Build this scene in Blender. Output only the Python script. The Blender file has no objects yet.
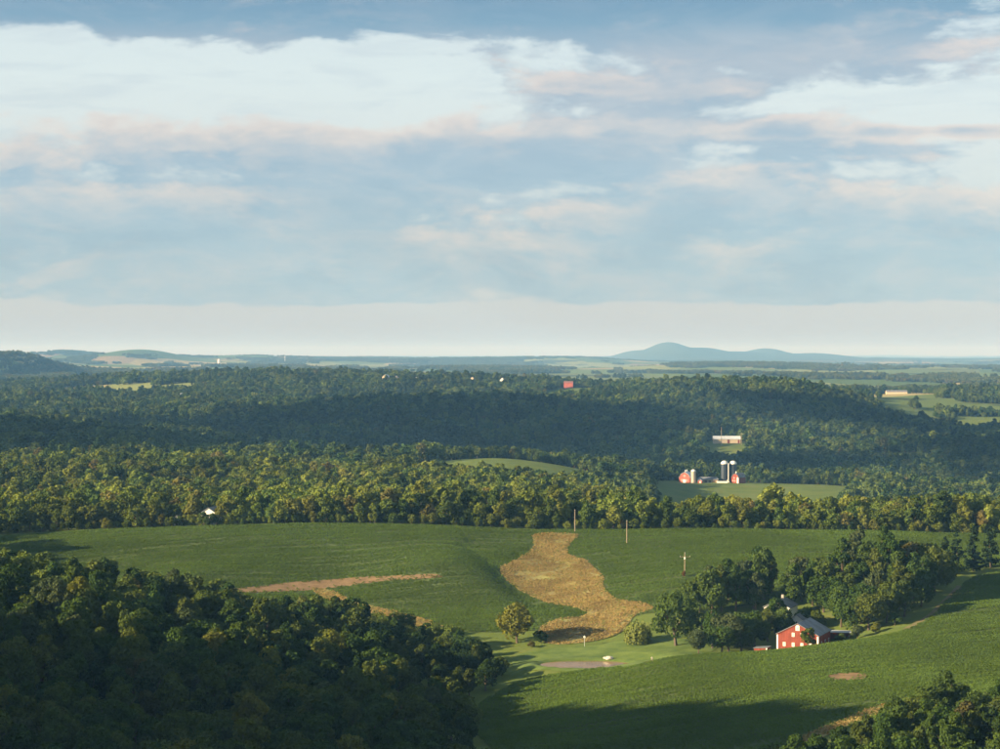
import bpy, bmesh, math, random
import numpy as np
from mathutils import Vector, Matrix
from mathutils.geometry import delaunay_2d_cdt

random.seed(7)
RNG = np.random.default_rng(7)
SC = bpy.context.scene
COL = SC.collection
R = math.radians

# ------------------------------------------------------------------ camera
F = 1944.0                      # focal length in photo pixels (70 mm equivalent)
HY = 353.0                      # row of the true horizon
CAM_Z = 100.0
PITCH = math.atan((374.5 - HY) / F)
cam_d = bpy.data.cameras.new('camera')
cam_d.sensor_width = 36.0
cam_d.lens = F / 1000.0 * 36.0
cam_d.clip_start = 1.0
cam_d.clip_end = 200000.0
cam = bpy.data.objects.new('camera', cam_d)
COL.objects.link(cam)
cam.location = (0, 0, CAM_Z)
cam.rotation_euler = (R(90) - PITCH, 0, 0)
SC.camera = cam

# ------------------------------------------------------------------ sun, sky, exposure
SUN_EL = R(18.0)
SUN_DIR = Vector((0.945 * math.cos(SUN_EL), 0.327 * math.cos(SUN_EL), -math.sin(SUN_EL))).normalized()  # way the light travels
sun_d = bpy.data.lights.new('sun', 'SUN')
sun_d.energy = 5.0
sun_d.angle = R(0.53)
sun_d.color = (1.0, 0.80, 0.50)
sun = bpy.data.objects.new('sun', sun_d)
COL.objects.link(sun)
sun.rotation_euler = SUN_DIR.to_track_quat('-Z', 'Y').to_euler()
sun.location = (-200, -80, 400)

vs = SC.view_settings
vs.view_transform = 'Standard'
vs.look = 'None'
vs.exposure = 1.45
vs.gamma = 1.0
vs.use_curve_mapping = False


class NT:
    """small helper round a node tree"""
    def __init__(self, tree):
        self.t = tree
        self.n = tree.nodes
        self.l = tree.links

    def node(self, typ, **kw):
        nd = self.n.new(typ)
        for k, v in kw.items():
            setattr(nd, k, v)
        return nd

    def put(self, sock, v):
        if v is None:
            return
        if isinstance(v, bpy.types.NodeSocket):
            self.l.new(v, sock)
        elif isinstance(v, (tuple, list)) and hasattr(sock.default_value, '__len__'):
            if len(sock.default_value) == 4 and len(v) == 3:
                v = (*v, 1.0)
            sock.default_value = v
        else:
            sock.default_value = v

    def math(self, op, a, b=None, c=None, clamp=False):
        nd = self.node('ShaderNodeMath', operation=op)
        nd.use_clamp = clamp
        for i, v in enumerate((a, b, c)):
            self.put(nd.inputs[i], v)
        return nd.outputs[0]

    def mix(self, f, a, b, typ='MIX'):
        nd = self.node('ShaderNodeMix', data_type='RGBA', blend_type=typ)
        self.put(nd.inputs[0], f)
        self.put(nd.inputs[6], a)
        self.put(nd.inputs[7], b)
        return nd.outputs[2]

    def ramp(self, f, stops, interp='LINEAR'):
        nd = self.node('ShaderNodeValToRGB')
        cr = nd.color_ramp
        cr.interpolation = interp
        while len(cr.elements) < len(stops):
            cr.elements.new(0.5)
        for e, (p, c) in zip(cr.elements, stops):
            e.position = p
            e.color = (*c, 1.0) if len(c) == 3 else c
        self.put(nd.inputs[0], f)
        return nd.outputs[0]

    def maprange(self, v, a, b, c=0.0, d=1.0, smooth=True):
        nd = self.node('ShaderNodeMapRange', interpolation_type='SMOOTHSTEP' if smooth else 'LINEAR')
        for i, x in enumerate((v, a, b, c, d)):
            self.put(nd.inputs[i], x)
        return nd.outputs[0]

    def noise(self, vec, scale, detail=4.0, rough=0.55, dist=0.0):
        nd = self.node('ShaderNodeTexNoise')
        self.put(nd.inputs['Vector'], vec)
        nd.inputs['Scale'].default_value = scale
        nd.inputs['Detail'].default_value = detail
        nd.inputs['Roughness'].default_value = rough
        nd.inputs['Distortion'].default_value = dist
        return nd.outputs[0]

    def combine(self, x, y, z):
        nd = self.node('ShaderNodeCombineXYZ')
        for i, v in enumerate((x, y, z)):
            self.put(nd.inputs[i], v)
        return nd.outputs[0]


def build_world():
    w = bpy.data.worlds.new('World')
    SC.world = w
    w.use_nodes = True
    w.cycles.sampling_method = 'MANUAL'
    w.cycles.sample_map_resolution = 512
    w.node_tree.nodes.clear()
    t = NT(w.node_tree)
    out = t.node('ShaderNodeOutputWorld')
    bg = t.node('ShaderNodeBackground')
    bg.inputs['Strength'].default_value = 0.1
    t.l.new(bg.outputs[0], out.inputs[0])
    sky = t.node('ShaderNodeTexSky', sky_type='NISHITA')
    sky.sun_disc = False
    sky.sun_elevation = SUN_EL
    sky.sun_rotation = math.atan2(-SUN_DIR.x, -SUN_DIR.y)
    sky.altitude = 200
    sky.air_density = 1.0
    sky.dust_density = 1.0
    tc = t.node('ShaderNodeTexCoord')
    sep = t.node('ShaderNodeSeparateXYZ')
    t.l.new(tc.outputs['Generated'], sep.inputs[0])
    x, y, z = sep.outputs
    az = t.math('ARCTAN2', x, y)                      # 0 ahead, positive to the right
    el = t.math('ARCSINE', z)
    K = 1.0 / 0.30
    lin = lambda r, g, b: tuple(((c / 255) / 12.92 if c < 10 else (((c / 255) + 0.055) / 1.055) ** 2.4) for c in (r, g, b))
    g1 = lambda v: (v, v, v)
    def at(py):
        return max(0.0, (HY - py) / F) * K
    def bump(e, px, py, rx, ry):
        """a bank or a gap of cloud in one direction of the sky"""
        u = t.math('DIVIDE', t.math('SUBTRACT', az, (px - 500) / F), rx / F)
        v = t.math('DIVIDE', t.math('SUBTRACT', e, (HY - py) / F), ry / F)
        q = t.math('ADD', t.math('MULTIPLY', u, u), t.math('MULTIPLY', v, v))
        return t.math('EXPONENT', t.math('MULTIPLY', q, -1.0))
    COVER = [(0.0, g1(0.0)), (at(309), g1(0.0)), (at(300), g1(0.66)), (at(250), g1(0.92)), (at(215), g1(0.78)), (at(180), g1(0.56)), (at(150), g1(0.50)), (at(126), g1(0.40)),
             (at(112), g1(0.29)), (at(62), g1(0.25)), (at(46), g1(0.32)), (at(28), g1(0.78)), (at(0), g1(0.90)), (0.80, g1(0.78)), (1.0, g1(0.68))]
    BANKS = [(800, 52, 250, 24, 0.62), (930, 137, 130, 6, 0.42), (905, 106, 120, 20, -0.34), (640, 150, 160, 16, 0.20), (300, 146, 240, 22, 0.26),
             (180, 82, 330, 30, -0.24), (60, 156, 90, 14, 0.22), (430, 172, 120, 18, 0.22), (620, 90, 140, 14, 0.22), (80, 262, 120, 18, -0.10), (880, 222, 120, 12, -0.12), (780, 132, 60, 10, 0.28)]
    def density(e):
        v1 = t.combine(t.math('MULTIPLY', az, 10.0), t.math('MULTIPLY', e, 27.0), 13.2)
        v2 = t.combine(t.math('MULTIPLY', az, 34.0), t.math('MULTIPLY', e, 82.0), 5.5)
        n = t.math('ADD', t.math('MULTIPLY', t.noise(v1, 1.0, 7.0, 0.56, 0.35), 0.75), t.math('MULTIPLY', t.noise(v2, 1.0, 6.0, 0.6, 0.2), 0.25))
        wav = t.math('MULTIPLY', t.math('SUBTRACT', t.noise(v2, 0.7, 5.0, 0.6), 0.5), 0.009)
        d = t.math('ADD', t.ramp(t.math('MULTIPLY', t.math('ADD', e, wav), K), COVER), t.math('MULTIPLY', t.math('SUBTRACT', n, 0.5), 2.6))
        for px, py, rx, ry, wgt in BANKS:
            d = t.math('MULTIPLY_ADD', bump(e, px, py, rx, ry), wgt, d)
        return d
    D = density(el)
    Dup = density(t.math('ADD', el, 0.009))
    alpha = t.maprange(D, 0.33, 0.60)
    clear = t.ramp(t.math('MULTIPLY', el, K), [(0.0, lin(194, 202, 208)), (at(310), lin(201, 208, 212)), (at(240), lin(206, 216, 219)), (at(150), lin(224, 231, 230)), (at(80), lin(229, 240, 239)), (1.0, lin(190, 212, 226))])
    under = t.ramp(t.math('MULTIPLY', el, K), [(0.0, lin(190, 206, 214)), (at(300), lin(170, 197, 213)), (at(240), lin(160, 190, 209)), (at(170), lin(162, 187, 206)), (at(120), lin(168, 185, 201)),
                                               (at(60), lin(176, 188, 200)), (at(28), lin(122, 161, 187)), (at(0), lin(106, 148, 178)), (1.0, lin(108, 146, 174))])
    m1 = t.noise(t.combine(t.math('MULTIPLY', az, 17.0), t.math('MULTIPLY', el, 44.0), 31.0), 1.0, 8.0, 0.62, 0.7)
    under = t.mix(t.math('MULTIPLY', t.maprange(m1, 0.46, 0.68), t.maprange(el, 0.150, 0.172, 0.42, 0.10)), under, lin(203, 207, 212))
    under = t.mix(t.math('MULTIPLY', t.maprange(m1, 0.50, 0.34), 0.38), under, lin(140, 172, 196))
    m2 = t.noise(t.combine(t.math('MULTIPLY', az, 12.0), t.math('MULTIPLY', el, 70.0), 47.0), 1.0, 7.0, 0.6, 0.5)
    clear = t.mix(t.math('MULTIPLY', t.maprange(m2, 0.45, 0.68), t.maprange(el, 0.02, 0.06, 0.12, 0.6)), clear, lin(208, 220, 226))
    rim = t.maprange(t.math('SUBTRACT', D, Dup), -0.12, 0.26)
    rim = t.math('MULTIPLY', rim, t.maprange(D, 1.05, 0.40))
    rim = t.math('MULTIPLY', rim, t.maprange(el, 0.02, 0.05, 0.35, 0.95))
    cloud_c = t.mix(rim, under, lin(238, 223, 212))
    col = t.mix(alpha, clear, cloud_c)
    # a broken ceiling of cloud higher up, as the dark band at the top implies
    v6 = t.combine(t.math('MULTIPLY', t.math('DIVIDE', x, t.math('ADD', t.math('ABSOLUTE', z), 0.15)), 1.3),
                   t.math('MULTIPLY', t.math('DIVIDE', y, t.math('ADD', t.math('ABSOLUTE', z), 0.15)), 1.3), 4.0)
    n6 = t.noise(v6, 1.0, 6.0, 0.55, 0.2)
    ceil_c = t.mix(t.maprange(n6, 0.42, 0.62), lin(160, 173, 188), lin(124, 139, 152))
    col = t.mix(t.maprange(el, 0.20, 0.40), col, ceil_c)
    # clouds are given as display values: x10 undoes the background strength of 0.1
    sc = t.node('ShaderNodeVectorMath', operation='SCALE')
    t.put(sc.inputs[0], col)
    sc.inputs['Scale'].default_value = 3.38
    final = t.mix(0.12, sc.outputs[0], sky.outputs[0])
    t.put(bg.inputs['Color'], final)


build_world()
SC.render.engine = 'CYCLES'
cy = SC.cycles
cy.use_denoising = True
cy.use_adaptive_sampling = True
cy.adaptive_threshold = 0.02
cy.max_bounces = 5
cy.diffuse_bounces = 3
cy.glossy_bounces = 2
cy.transmission_bounces = 3
cy.transparent_max_bounces = 4
cy.volume_bounces = 0
cy.caustics_reflective = False
cy.caustics_refractive = False
cy.sample_clamp_indirect = 4.0

# ------------------------------------------------------------------ the lie of the land
def zpy(py, Y):
    return CAM_Z - (py - HY) * Y / F

CP = []                                            # control points: column, distance, height
def cp(px, Y, z):
    CP.append(((px - 500.0) / F, math.log(Y), z))
def cpy(px, Y, py, canopy=0.0):
    cp(px, Y, zpy(py, Y) - canopy)

# crest and slopes of the upper field
for px, Y, py in [(-150, 868, 548), (0, 872, 541), (100, 880, 535), (200, 886, 530), (300, 890, 525), (400, 890, 526), (470, 888, 529),
                  (540, 885, 533.5), (575, 885, 533), (640, 888, 531.5), (700, 890, 530.5), (850, 890, 531.5), (1000, 885, 536), (1150, 880, 540),
                  (100, 800, 583), (200, 800, 575), (300, 770, 600), (330, 802, 580), (400, 800, 576), (430, 742, 621), (450, 812, 559),
                  (350, 850, 549), (500, 850, 548), (490, 790, 579), (545, 838, 561), (560, 800, 580), (575, 765, 597), (598, 735, 613), (562, 708, 634),
                  (600, 850, 549), (640, 790, 574), (640, 750, 600), (700, 775, 578), (685, 780, 575), (780, 800, 566), (900, 820, 556), (1000, 820, 556),
                  (520, 700, 642), (560, 690, 647), (590, 656, 664), (640, 674, 651), (684, 668, 651),
                  (480, 600, 708), (535, 640, 678), (500, 500, 750), (600, 570, 700), (600, 520, 735), (700, 550, 698), (700, 480, 747), (800, 530, 698),
                  (900, 510, 700), (850, 560, 677), (1000, 600, 650), (1000, 500, 697), (660, 622, 660), (700, 626, 655.5), (780, 626, 651),
                  (816, 630, 646.5), (850, 638, 641), (940, 676, 619), (1000, 738, 592), (1120, 720, 590), (1150, 600, 640), (600, 610, 684), (540, 570, 716)]:
    cpy(px, Y, py)
for px, Y, z in [(798, 662, -2.5), (760, 664, -2.5), (840, 670, 0.5), (740, 700, 1.0), (830, 720, 6.0), (900, 720, 8.5), (960, 760, 11.0), (700, 690, 0.5)]:
    cp(px, Y, z)
# wooded slope in front, given by its canopy
for px, Y, py in [(0, 640, 552), (100, 640, 578), (200, 650, 590), (300, 662, 610), (400, 672, 630), (0, 530, 640), (250, 540, 662),
                  (0, 430, 749), (250, 430, 752), (400, 560, 690), (120, 560, 628)]:
    cpy(px, Y, py, 13.0)
for px, Y, z in [(460, 640, -8.0), (450, 470, -7.0), (440, 700, -5.0), (0, 720, 14.0), (100, 725, 8.0), (200, 735, 4.5), (300, 735, 0.5),
                 (-300, 640, 19.0), (-300, 540, 18.0), (-300, 760, 22.0),
                 (-1000, 434, 103.0), (-1500, 408, 132.0), (-2000, 340, 142.0), (-1500, 300, 128.0), (-800, 505, 36.0), (-700, 650, 27.0), (-900, 850, 26.0),
                 (-1500, 520, 50.0), (-1500, 600, 34.0), (-2600, 500, 40.0), (-1000, 300, 62.0), (-300, 330, 6.0), (500, 300, 2.0), (900, 420, 12.0), (1000, 430, 14.0),
                 (800, 420, 7.0), (1300, 420, 20.0), (1800, 420, 20.0), (1800, 700, 20.0), (500, 150, 0.0), (-1500, 150, 40.0), (2500, 150, 10.0), (3200, 500, 10.0)]:
    cp(px, Y, z)
# beyond the crest
for px, Y, z in [(0, 960, 15), (250, 960, 17), (500, 960, 17), (750, 960, 17), (1000, 960, 16), (-400, 960, 18), (1400, 960, 16),
                 (0, 1120, 8), (300, 1120, 6), (560, 1120, 4), (800, 1120, 4), (1000, 1120, 3),
                 (0, 1380, 11), (150, 1380, 12), (300, 1350, 8), (560, 1300, 0), (800, 1350, -12), (1000, 1350, -14),
                 (500, 1740, 5.5), (440, 1720, 1), (570, 1740, -3), (500, 1580, -5), (360, 1700, -6), (150, 1750, 2), (0, 1750, 6),
                 (680, 1900, -26), (720, 1900, -25.5), (760, 1900, -26.5), (720, 1780, -29), (830, 1760, -28), (800, 1860, -25.5), (850, 1880, -28), (650, 1650, -28), (1000, 1700, -36),
                 (500, 2050, -24), (720, 2080, -36), (900, 2100, -46), (1050, 2200, -54), (300, 2050, -18)]:
    cp(px, Y, z)
for px, Y, py in [(0, 2300, 417), (150, 2250, 431), (300, 2250, 443), (450, 2350, 466), (270, 2850, 418), (350, 2950, 403), (450, 3050, 396), (540, 3050, 397), (640, 2950, 409),
                  (700, 3450, 378.5), (640, 3500, 382), (760, 3400, 380), (830, 3350, 387), (872, 3250, 404), (895, 3250, 414), (900, 2750, 440), (1000, 2600, 436), (560, 3100, 402),
                  (0, 4200, 388), (80, 4200, 381), (200, 4250, 372), (350, 4250, 370), (450, 4250, 373), (550, 4150, 377), (600, 4200, 386),
                  (0, 3300, 402), (150, 3300, 400), (1000, 3400, 412), (920, 3400, 415)]:
    cpy(px, Y, py, 14.0)
for px, Y, z in [(726, 2620, -16.5), (650, 2600, -30), (820, 2700, -34), (100, 2700, -6), (250, 2500, -22), (950, 4600, 2), (800, 4600, 0), (700, 4300, 6), (660, 4600, 2), (450, 3520, -4), (300, 3450, -2), (1300, 4600, 10), (-300, 4200, 14),
                 (-400, 2300, 20), (-400, 3200, 20), (1400, 2300, -30), (1400, 3200, -20), (-300, 1500, 12), (1400, 1500, -10), (550, 3700, 20),
                 (2500, 1500, 0), (-2000, 1500, 10), (-2000, 3500, 20), (3000, 3500, 0)]:
    cp(px, Y, z)
for Y in (6000, 8500, 13000, 22000, 40000, 60000):
    for px in (-2500, -300, 200, 700, 1100, 3000):
        cp(px, Y, 12 if Y < 9000 else 8)
CPA = np.array(CP)

def tps_fit(P, lam=2e-4):
    n = len(P)
    d = np.linalg.norm(P[:, None, :2] - P[None, :, :2], axis=2)
    K = np.where(d > 0, d * d * np.log(np.maximum(d, 1e-9)), 0.0) + lam * np.eye(n)
    Q = np.hstack([np.ones((n, 1)), P[:, :2]])
    A = np.block([[K, Q], [Q.T, np.zeros((3, 3))]])
    return np.linalg.solve(A, np.concatenate([P[:, 2], np.zeros(3)]))
TPS = tps_fit(CPA)

def vnoise(x, y, seed=0):
    """smooth value noise 0..1"""
    xi = np.floor(x).astype(np.int64); yi = np.floor(y).astype(np.int64)
    fx = x - xi; fy = y - yi
    fx = fx * fx * (3 - 2 * fx); fy = fy * fy * (3 - 2 * fy)
    def h(a, b):
        v = (a * 374761393 + b * 668265263 + seed * 974711) & 0xFFFFFFFF
        v = ((v ^ (v >> 13)) * 1274126177) & 0xFFFFFFFF
        return ((v ^ (v >> 16)) & 0xFFFF) / 65535.0
    return (h(xi, yi) * (1 - fx) + h(xi + 1, yi) * fx) * (1 - fy) + (h(xi, yi + 1) * (1 - fx) + h(xi + 1, yi + 1) * fx) * fy

def fbm(x, y, seed=0, o=4):
    s = 0.0; a = 0.5; t = 0.0
    for k in range(o):
        s = s + a * vnoise(x * 2 ** k, y * 2 ** k, seed + k * 17); t += a; a *= 0.5
    return s / t

POND = (29.5, 656.0, 16.0, 9.0, -5.2)
# far ridges and the mountain: column, distance, crest row, half width (px), half depth (m)
RIDGES = [
    (10, 6800, 352.5, 22, 700), (-60, 7000, 353, 50, 800),
    (140, 13000, 348.5, 48, 1500), (60, 14500, 351, 60, 1500), (0, 15000, 350, 60, 1500), (240, 15500, 354.5, 90, 1500), (400, 16500, 357, 90, 1600), (560, 15500, 356.5, 70, 1500), (-150, 15000, 351, 90, 1500),
    (320, 19500, 355.5, 90, 1600), (480, 19500, 357, 90, 1600), (200, 21000, 354.5, 80, 1600),
    (668, 25000, 341.6, 28, 2200), (640, 25500, 350, 28, 2200), (700, 25000, 347.0, 36, 2200), (765, 26000, 347.8, 26, 2200), (735, 25500, 350.8, 28, 2200), (812, 26000, 352.5, 44, 2200),
    (900, 24000, 362, 60, 2000), (1015, 20000, 358.5, 26, 1800), (1120, 20000, 356, 60, 1800), (960, 23000, 362, 40, 1800),
]

def height(x, y):
    x = np.atleast_1d(np.asarray(x, float)); y = np.atleast_1d(np.asarray(y, float))
    out = np.empty_like(x)
    n = len(CPA)
    for i in range(0, len(x), 40000):
        xs, ys = x[i:i + 40000], np.maximum(y[i:i + 40000], 60.0)
        s = xs / ys; t = np.log(ys)
        d2 = (s[:, None] - CPA[None, :, 0]) ** 2 + (t[:, None] - CPA[None, :, 1]) ** 2
        d2 = np.maximum(d2, 1e-12)
        out[i:i + 40000] = (0.5 * d2 * np.log(d2)) @ TPS[:n] + TPS[n] + TPS[n + 1] * s + TPS[n + 2] * t
    # gentle unevenness that grows with distance
    out += (fbm(x / 90, y / 90, 3) - 0.5) * 1.6 + (fbm(x / 600, y / 600, 5) - 0.5) * np.clip((y - 1300) / 1500, 0, 1) * 26
    out += (fbm(x / 2500, y / 2500, 9) - 0.5) * np.clip((y - 4500) / 5000, 0, 1) * 95
    out += (fbm(x / 350, y / 350, 11) - 0.5) * np.clip((y - 11000) / 4000, 0, 1) * 26
    for px, Y, py, w, dp in RIDGES:
        top = CAM_Z - (py - HY) * Y / F - 6.0
        ww = w / F * Y
        cx = (px - 500) / F * Y
        g = np.exp(-((x - cx) / ww) ** 2 - ((y - Y) / dp) ** 2)
        out = np.maximum(out, out * (1 - g) + top * g)
    # steep left bank of the waterway between the crops
    bank = np.zeros_like(out)
    for (ax, ay), (bx, by), dep in (((-13, 852), (0, 806), 2.2), ((0, 806), (15.6, 758), 3.2), ((15.6, 758), (36, 732), 2.4)):
        ux, uy = bx - ax, by - ay
        tt = np.clip(((x - ax) * ux + (y - ay) * uy) / (ux * ux + uy * uy), 0, 1)
        dx, dy = x - ax - tt * ux, y - ay - tt * uy
        side = dx * -uy + dy * ux                      # positive on the camera's right
        dd = np.sqrt(dx * dx + dy * dy)
        bank = np.maximum(bank, 0.75 * dep * np.exp(-(dd / np.where(side > 0, 18.0, 8.0)) ** 2))
    out = out - bank
    # level bed round the pond, with a hollow for the water
    r = np.sqrt(((x - POND[0]) / POND[2]) ** 2 + ((y - POND[1]) / POND[3]) ** 2)
    k = np.clip((2.0 - r) / 0.9, 0, 1); k = k * k * (3 - 2 * k)
    hollow = np.clip((1.12 - r) / 0.25, 0, 1)
    out = out * (1 - k) + (POND[4] + 0.35 - 1.6 * hollow) * k
    return out

def h1(x, y):
    return float(height([x], [y])[0])

def pY(px, Y):
    return ((px - 500.0) / F * Y, Y)

def hit(px, py, y0=380.0, y1=1400.0):
    """where the sight line through a photo pixel meets the land"""
    cs, sn = math.cos(PITCH), math.sin(PITCH)
    a, b = (px - 500.0), (374.5 - py)
    d = np.array([a, F * cs + b * sn, -F * sn + b * cs])
    Y = np.linspace(y0, y1, 1400)
    X = d[0] / d[1] * Y
    Z = CAM_Z + d[2] / d[1] * Y
    g = height(X, Y)
    i = np.argmax(Z <= g)
    if not (Z[i] <= g[i]):
        i = len(Y) - 1
    return (float(X[i]), float(Y[i]))

# ------------------------------------------------------------------ materials
MATS = {}
def mat(name, base, rough=0.85, spec=0.2, var=0.25, scale=0.6, bump=0.0, second=None, detail=4.0, metal=0.0, boards=False):
    if name in MATS:
        return MATS[name]
    m = bpy.data.materials.new(name)
    m.use_nodes = True
    m.node_tree.nodes.clear()
    t = NT(m.node_tree)
    out = t.node('ShaderNodeOutputMaterial')
    p = t.node('ShaderNodeBsdfPrincipled')
    t.l.new(p.outputs[0], out.inputs[0])
    tc = t.node('ShaderNodeTexCoord')
    if boards:
        mp = t.node('ShaderNodeMapping')
        mp.inputs['Scale'].default_value = (4.0, 4.0, 0.25)
        t.l.new(tc.outputs['Object'], mp.inputs[0])
        n = t.math('ADD', t.math('MULTIPLY', t.noise(mp.outputs[0], 1.0, 2.0, 0.6), 0.6), t.math('MULTIPLY', t.noise(tc.outputs['Object'], scale, detail, 0.6), 0.4))
    else:
        n = t.noise(tc.outputs['Object'], scale, detail, 0.6)
    dark = tuple(c * (1 - var) for c in base)
    light = tuple(min(1, c * (1 + var)) for c in (second or base))
    t.put(p.inputs['Base Color'], t.ramp(n, [(0.3, dark), (0.7, light)]))
    p.inputs['Roughness'].default_value = rough
    p.inputs['Specular IOR Level'].default_value = spec
    p.inputs['Metallic'].default_value = metal
    if bump:
        b = t.node('ShaderNodeBump')
        b.inputs['Strength'].default_value = 1.0
        b.inputs['Distance'].default_value = bump
        t.l.new(t.noise(tc.outputs['Object'], scale * 3, 5.0, 0.65), b.inputs['Height'])
        t.l.new(b.outputs[0], p.inputs['Normal'])
    MATS[name] = m
    return m

def leaf_mat(name, stops, trans=0.25, wobble=0.3, stands=0.0):
    """foliage: every plant its own tone from the ramp, clumps a little different again"""
    m = bpy.data.materials.new(name)
    m.use_nodes = True
    m.node_tree.nodes.clear()
    t = NT(m.node_tree)
    out = t.node('ShaderNodeOutputMaterial')
    oi = t.node('ShaderNodeObjectInfo')
    tc = t.node('ShaderNodeTexCoord')
    geo = t.node('ShaderNodeNewGeometry')
    col = t.ramp(oi.outputs['Random'], stops)
    n = t.noise(tc.outputs['Object'], 0.9, 3.0, 0.6)
    f = t.math('ADD', t.math('MULTIPLY', t.math('SUBTRACT', n, 0.5), wobble * 2), t.math('ADD', 1.0 - wobble * 0.5, t.math('MULTIPLY', geo.outputs['Random Per Island'], wobble)))
    sc = t.node('ShaderNodeVectorMath', operation='SCALE')
    t.put(sc.inputs[0], col)
    t.put(sc.inputs['Scale'], f)
    if stands:
        sn = t.noise(oi.outputs['Location'], stands, 3.0, 0.55)
        t.put(sc.inputs['Scale'], t.math('MULTIPLY', f, t.maprange(sn, 0.36, 0.64, *((0.84, 1.12) if name in ('crop leaves', 'dry grass') else (0.62, 1.28)))))
    d = t.node('ShaderNodeBsdfDiffuse')
    tr = t.node('ShaderNodeBsdfTranslucent')
    mx = t.node('ShaderNodeMixShader')
    mx.inputs[0].default_value = trans
    t.put(d.inputs[0], sc.outputs[0])
    t.put(tr.inputs[0], t.mix(1.0, sc.outputs[0], (1.0, 1.0, 0.5), 'MULTIPLY'))
    t.l.new(d.outputs[0], mx.inputs[1])
    t.l.new(tr.outputs[0], mx.inputs[2])
    t.l.new(mx.outputs[0], out.inputs[0])
    MATS[name] = m
    return m

TONES = {
    'deep green': [(0.0, (0.042, 0.078, 0.018)), (0.5, (0.058, 0.098, 0.022)), (1.0, (0.074, 0.112, 0.026))],
    'olive green': [(0.0, (0.072, 0.104, 0.022)), (0.5, (0.086, 0.118, 0.025)), (1.0, (0.102, 0.128, 0.028))],
    'yellow green': [(0.0, (0.115, 0.140, 0.026)), (0.5, (0.140, 0.160, 0.028)), (1.0, (0.155, 0.160, 0.030))],
    'grey green': [(0.0, (0.062, 0.088, 0.036)), (0.5, (0.072, 0.098, 0.042)), (1.0, (0.082, 0.105, 0.042))],
    'bronze green': [(0.0, (0.098, 0.096, 0.030)), (0.5, (0.104, 0.100, 0.032)), (1.0, (0.110, 0.102, 0.034))],
}
for k, s in TONES.items():
    leaf_mat(k, s)
leaf_mat('mixed wood', [(0.0, (0.034, 0.066, 0.020)), (0.25, (0.052, 0.092, 0.025)), (0.48, (0.076, 0.112, 0.029)), (0.66, (0.098, 0.130, 0.032)),
                        (0.80, (0.105, 0.146, 0.034)), (0.92, (0.122, 0.160, 0.036)), (0.98, (0.112, 0.135, 0.038)), (1.0, (0.118, 0.108, 0.040))], stands=0.009)
leaf_mat('sunny belt', [(0.0, (0.055, 0.096, 0.024)), (0.25, (0.105, 0.150, 0.030)), (0.55, (0.150, 0.190, 0.034)), (0.88, (0.185, 0.210, 0.038)), (0.97, (0.170, 0.170, 0.040)), (1.0, (0.165, 0.135, 0.042))], stands=0.02)  # sunlight on the belt is also put into brighter, yellower leaf tones
leaf_mat('far wood', [(0.0, (0.065, 0.095, 0.034)), (0.5, (0.100, 0.125, 0.040)), (0.85, (0.130, 0.150, 0.048)), (1.0, (0.140, 0.130, 0.052))])  # leaf tones lightened to stand in for thicker haze
leaf_mat('conifer needles', [(0.0, (0.026, 0.048, 0.022)), (1.0, (0.036, 0.060, 0.026))], trans=0.1)
leaf_mat('willow leaves', [(0.0, (0.18, 0.21, 0.055)), (1.0, (0.19, 0.22, 0.06))], trans=0.3)
leaf_mat('crop leaves', [(0.0, (0.106, 0.170, 0.034)), (0.5, (0.114, 0.179, 0.036)), (1.0, (0.124, 0.187, 0.038))], trans=0.3, wobble=0.12, stands=0.025)
leaf_mat('dry grass', [(0.0, (0.29, 0.205, 0.085)), (0.4, (0.33, 0.245, 0.10)), (0.8, (0.36, 0.28, 0.11)), (0.93, (0.26, 0.24, 0.08)), (1.0, (0.17, 0.19, 0.06))], trans=0.2, wobble=0.15, stands=0.06)
leaf_mat('rusty shrub leaves', [(0.0, (0.13, 0.075, 0.035)), (1.0, (0.15, 0.085, 0.04))])
mat('bark', (0.11, 0.085, 0.06), var=0.35, scale=1.5)
mat('pale bark', (0.30, 0.25, 0.19), var=0.3, scale=1.5)
mat('red boards', (0.23, 0.055, 0.036), var=0.4, scale=0.5, boards=True)
mat('faded red boards', (0.42, 0.12, 0.09), var=0.25, scale=0.5)
mat('white paint', (0.78, 0.76, 0.70), var=0.08, scale=0.8)
mat('cream boards', (0.62, 0.50, 0.36), var=0.12, scale=0.5)
mat('grey metal roof', (0.17, 0.18, 0.19), rough=0.5, spec=0.4, var=0.35, scale=0.35)
mat('pale metal roof', (0.55, 0.58, 0.60), rough=0.45, spec=0.4, var=0.12, scale=0.4)
mat('dark glass', (0.03, 0.035, 0.04), rough=0.15, spec=0.5, var=0.2)
mat('pale glass', (0.55, 0.53, 0.47), rough=0.3, spec=0.5, var=0.15)
mat('dark silo steel', (0.030, 0.042, 0.060), rough=0.4, spec=0.4, var=0.25)
mat('concrete', (0.42, 0.37, 0.30), var=0.14, scale=0.7)
mat('foundation stone', (0.34, 0.31, 0.27), var=0.25, scale=1.2)
mat('weathered wood', (0.34, 0.27, 0.19), var=0.2, scale=1.0)
mat('terracotta roof', (0.22, 0.10, 0.085), var=0.2, scale=0.4)
mat('bare soil', (0.21, 0.140, 0.070), var=0.3, scale=0.25, bump=0.15, detail=6)
mat('mown lawn', (0.085, 0.145, 0.030), var=0.22, scale=0.18, bump=0.05, second=(0.12, 0.165, 0.036), detail=6)
mat('field soil', (0.080, 0.112, 0.030), var=0.2, scale=0.3, bump=0.25, detail=6)
mat('track earth', (0.15, 0.13, 0.055), var=0.3, scale=0.4)
mat('stubble ground', (0.26, 0.18, 0.072), var=0.35, scale=0.12, bump=0.2, second=(0.24, 0.23, 0.075), detail=7)
mat('pale stone', (0.6, 0.55, 0.47), var=0.2, scale=1.5)

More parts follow.
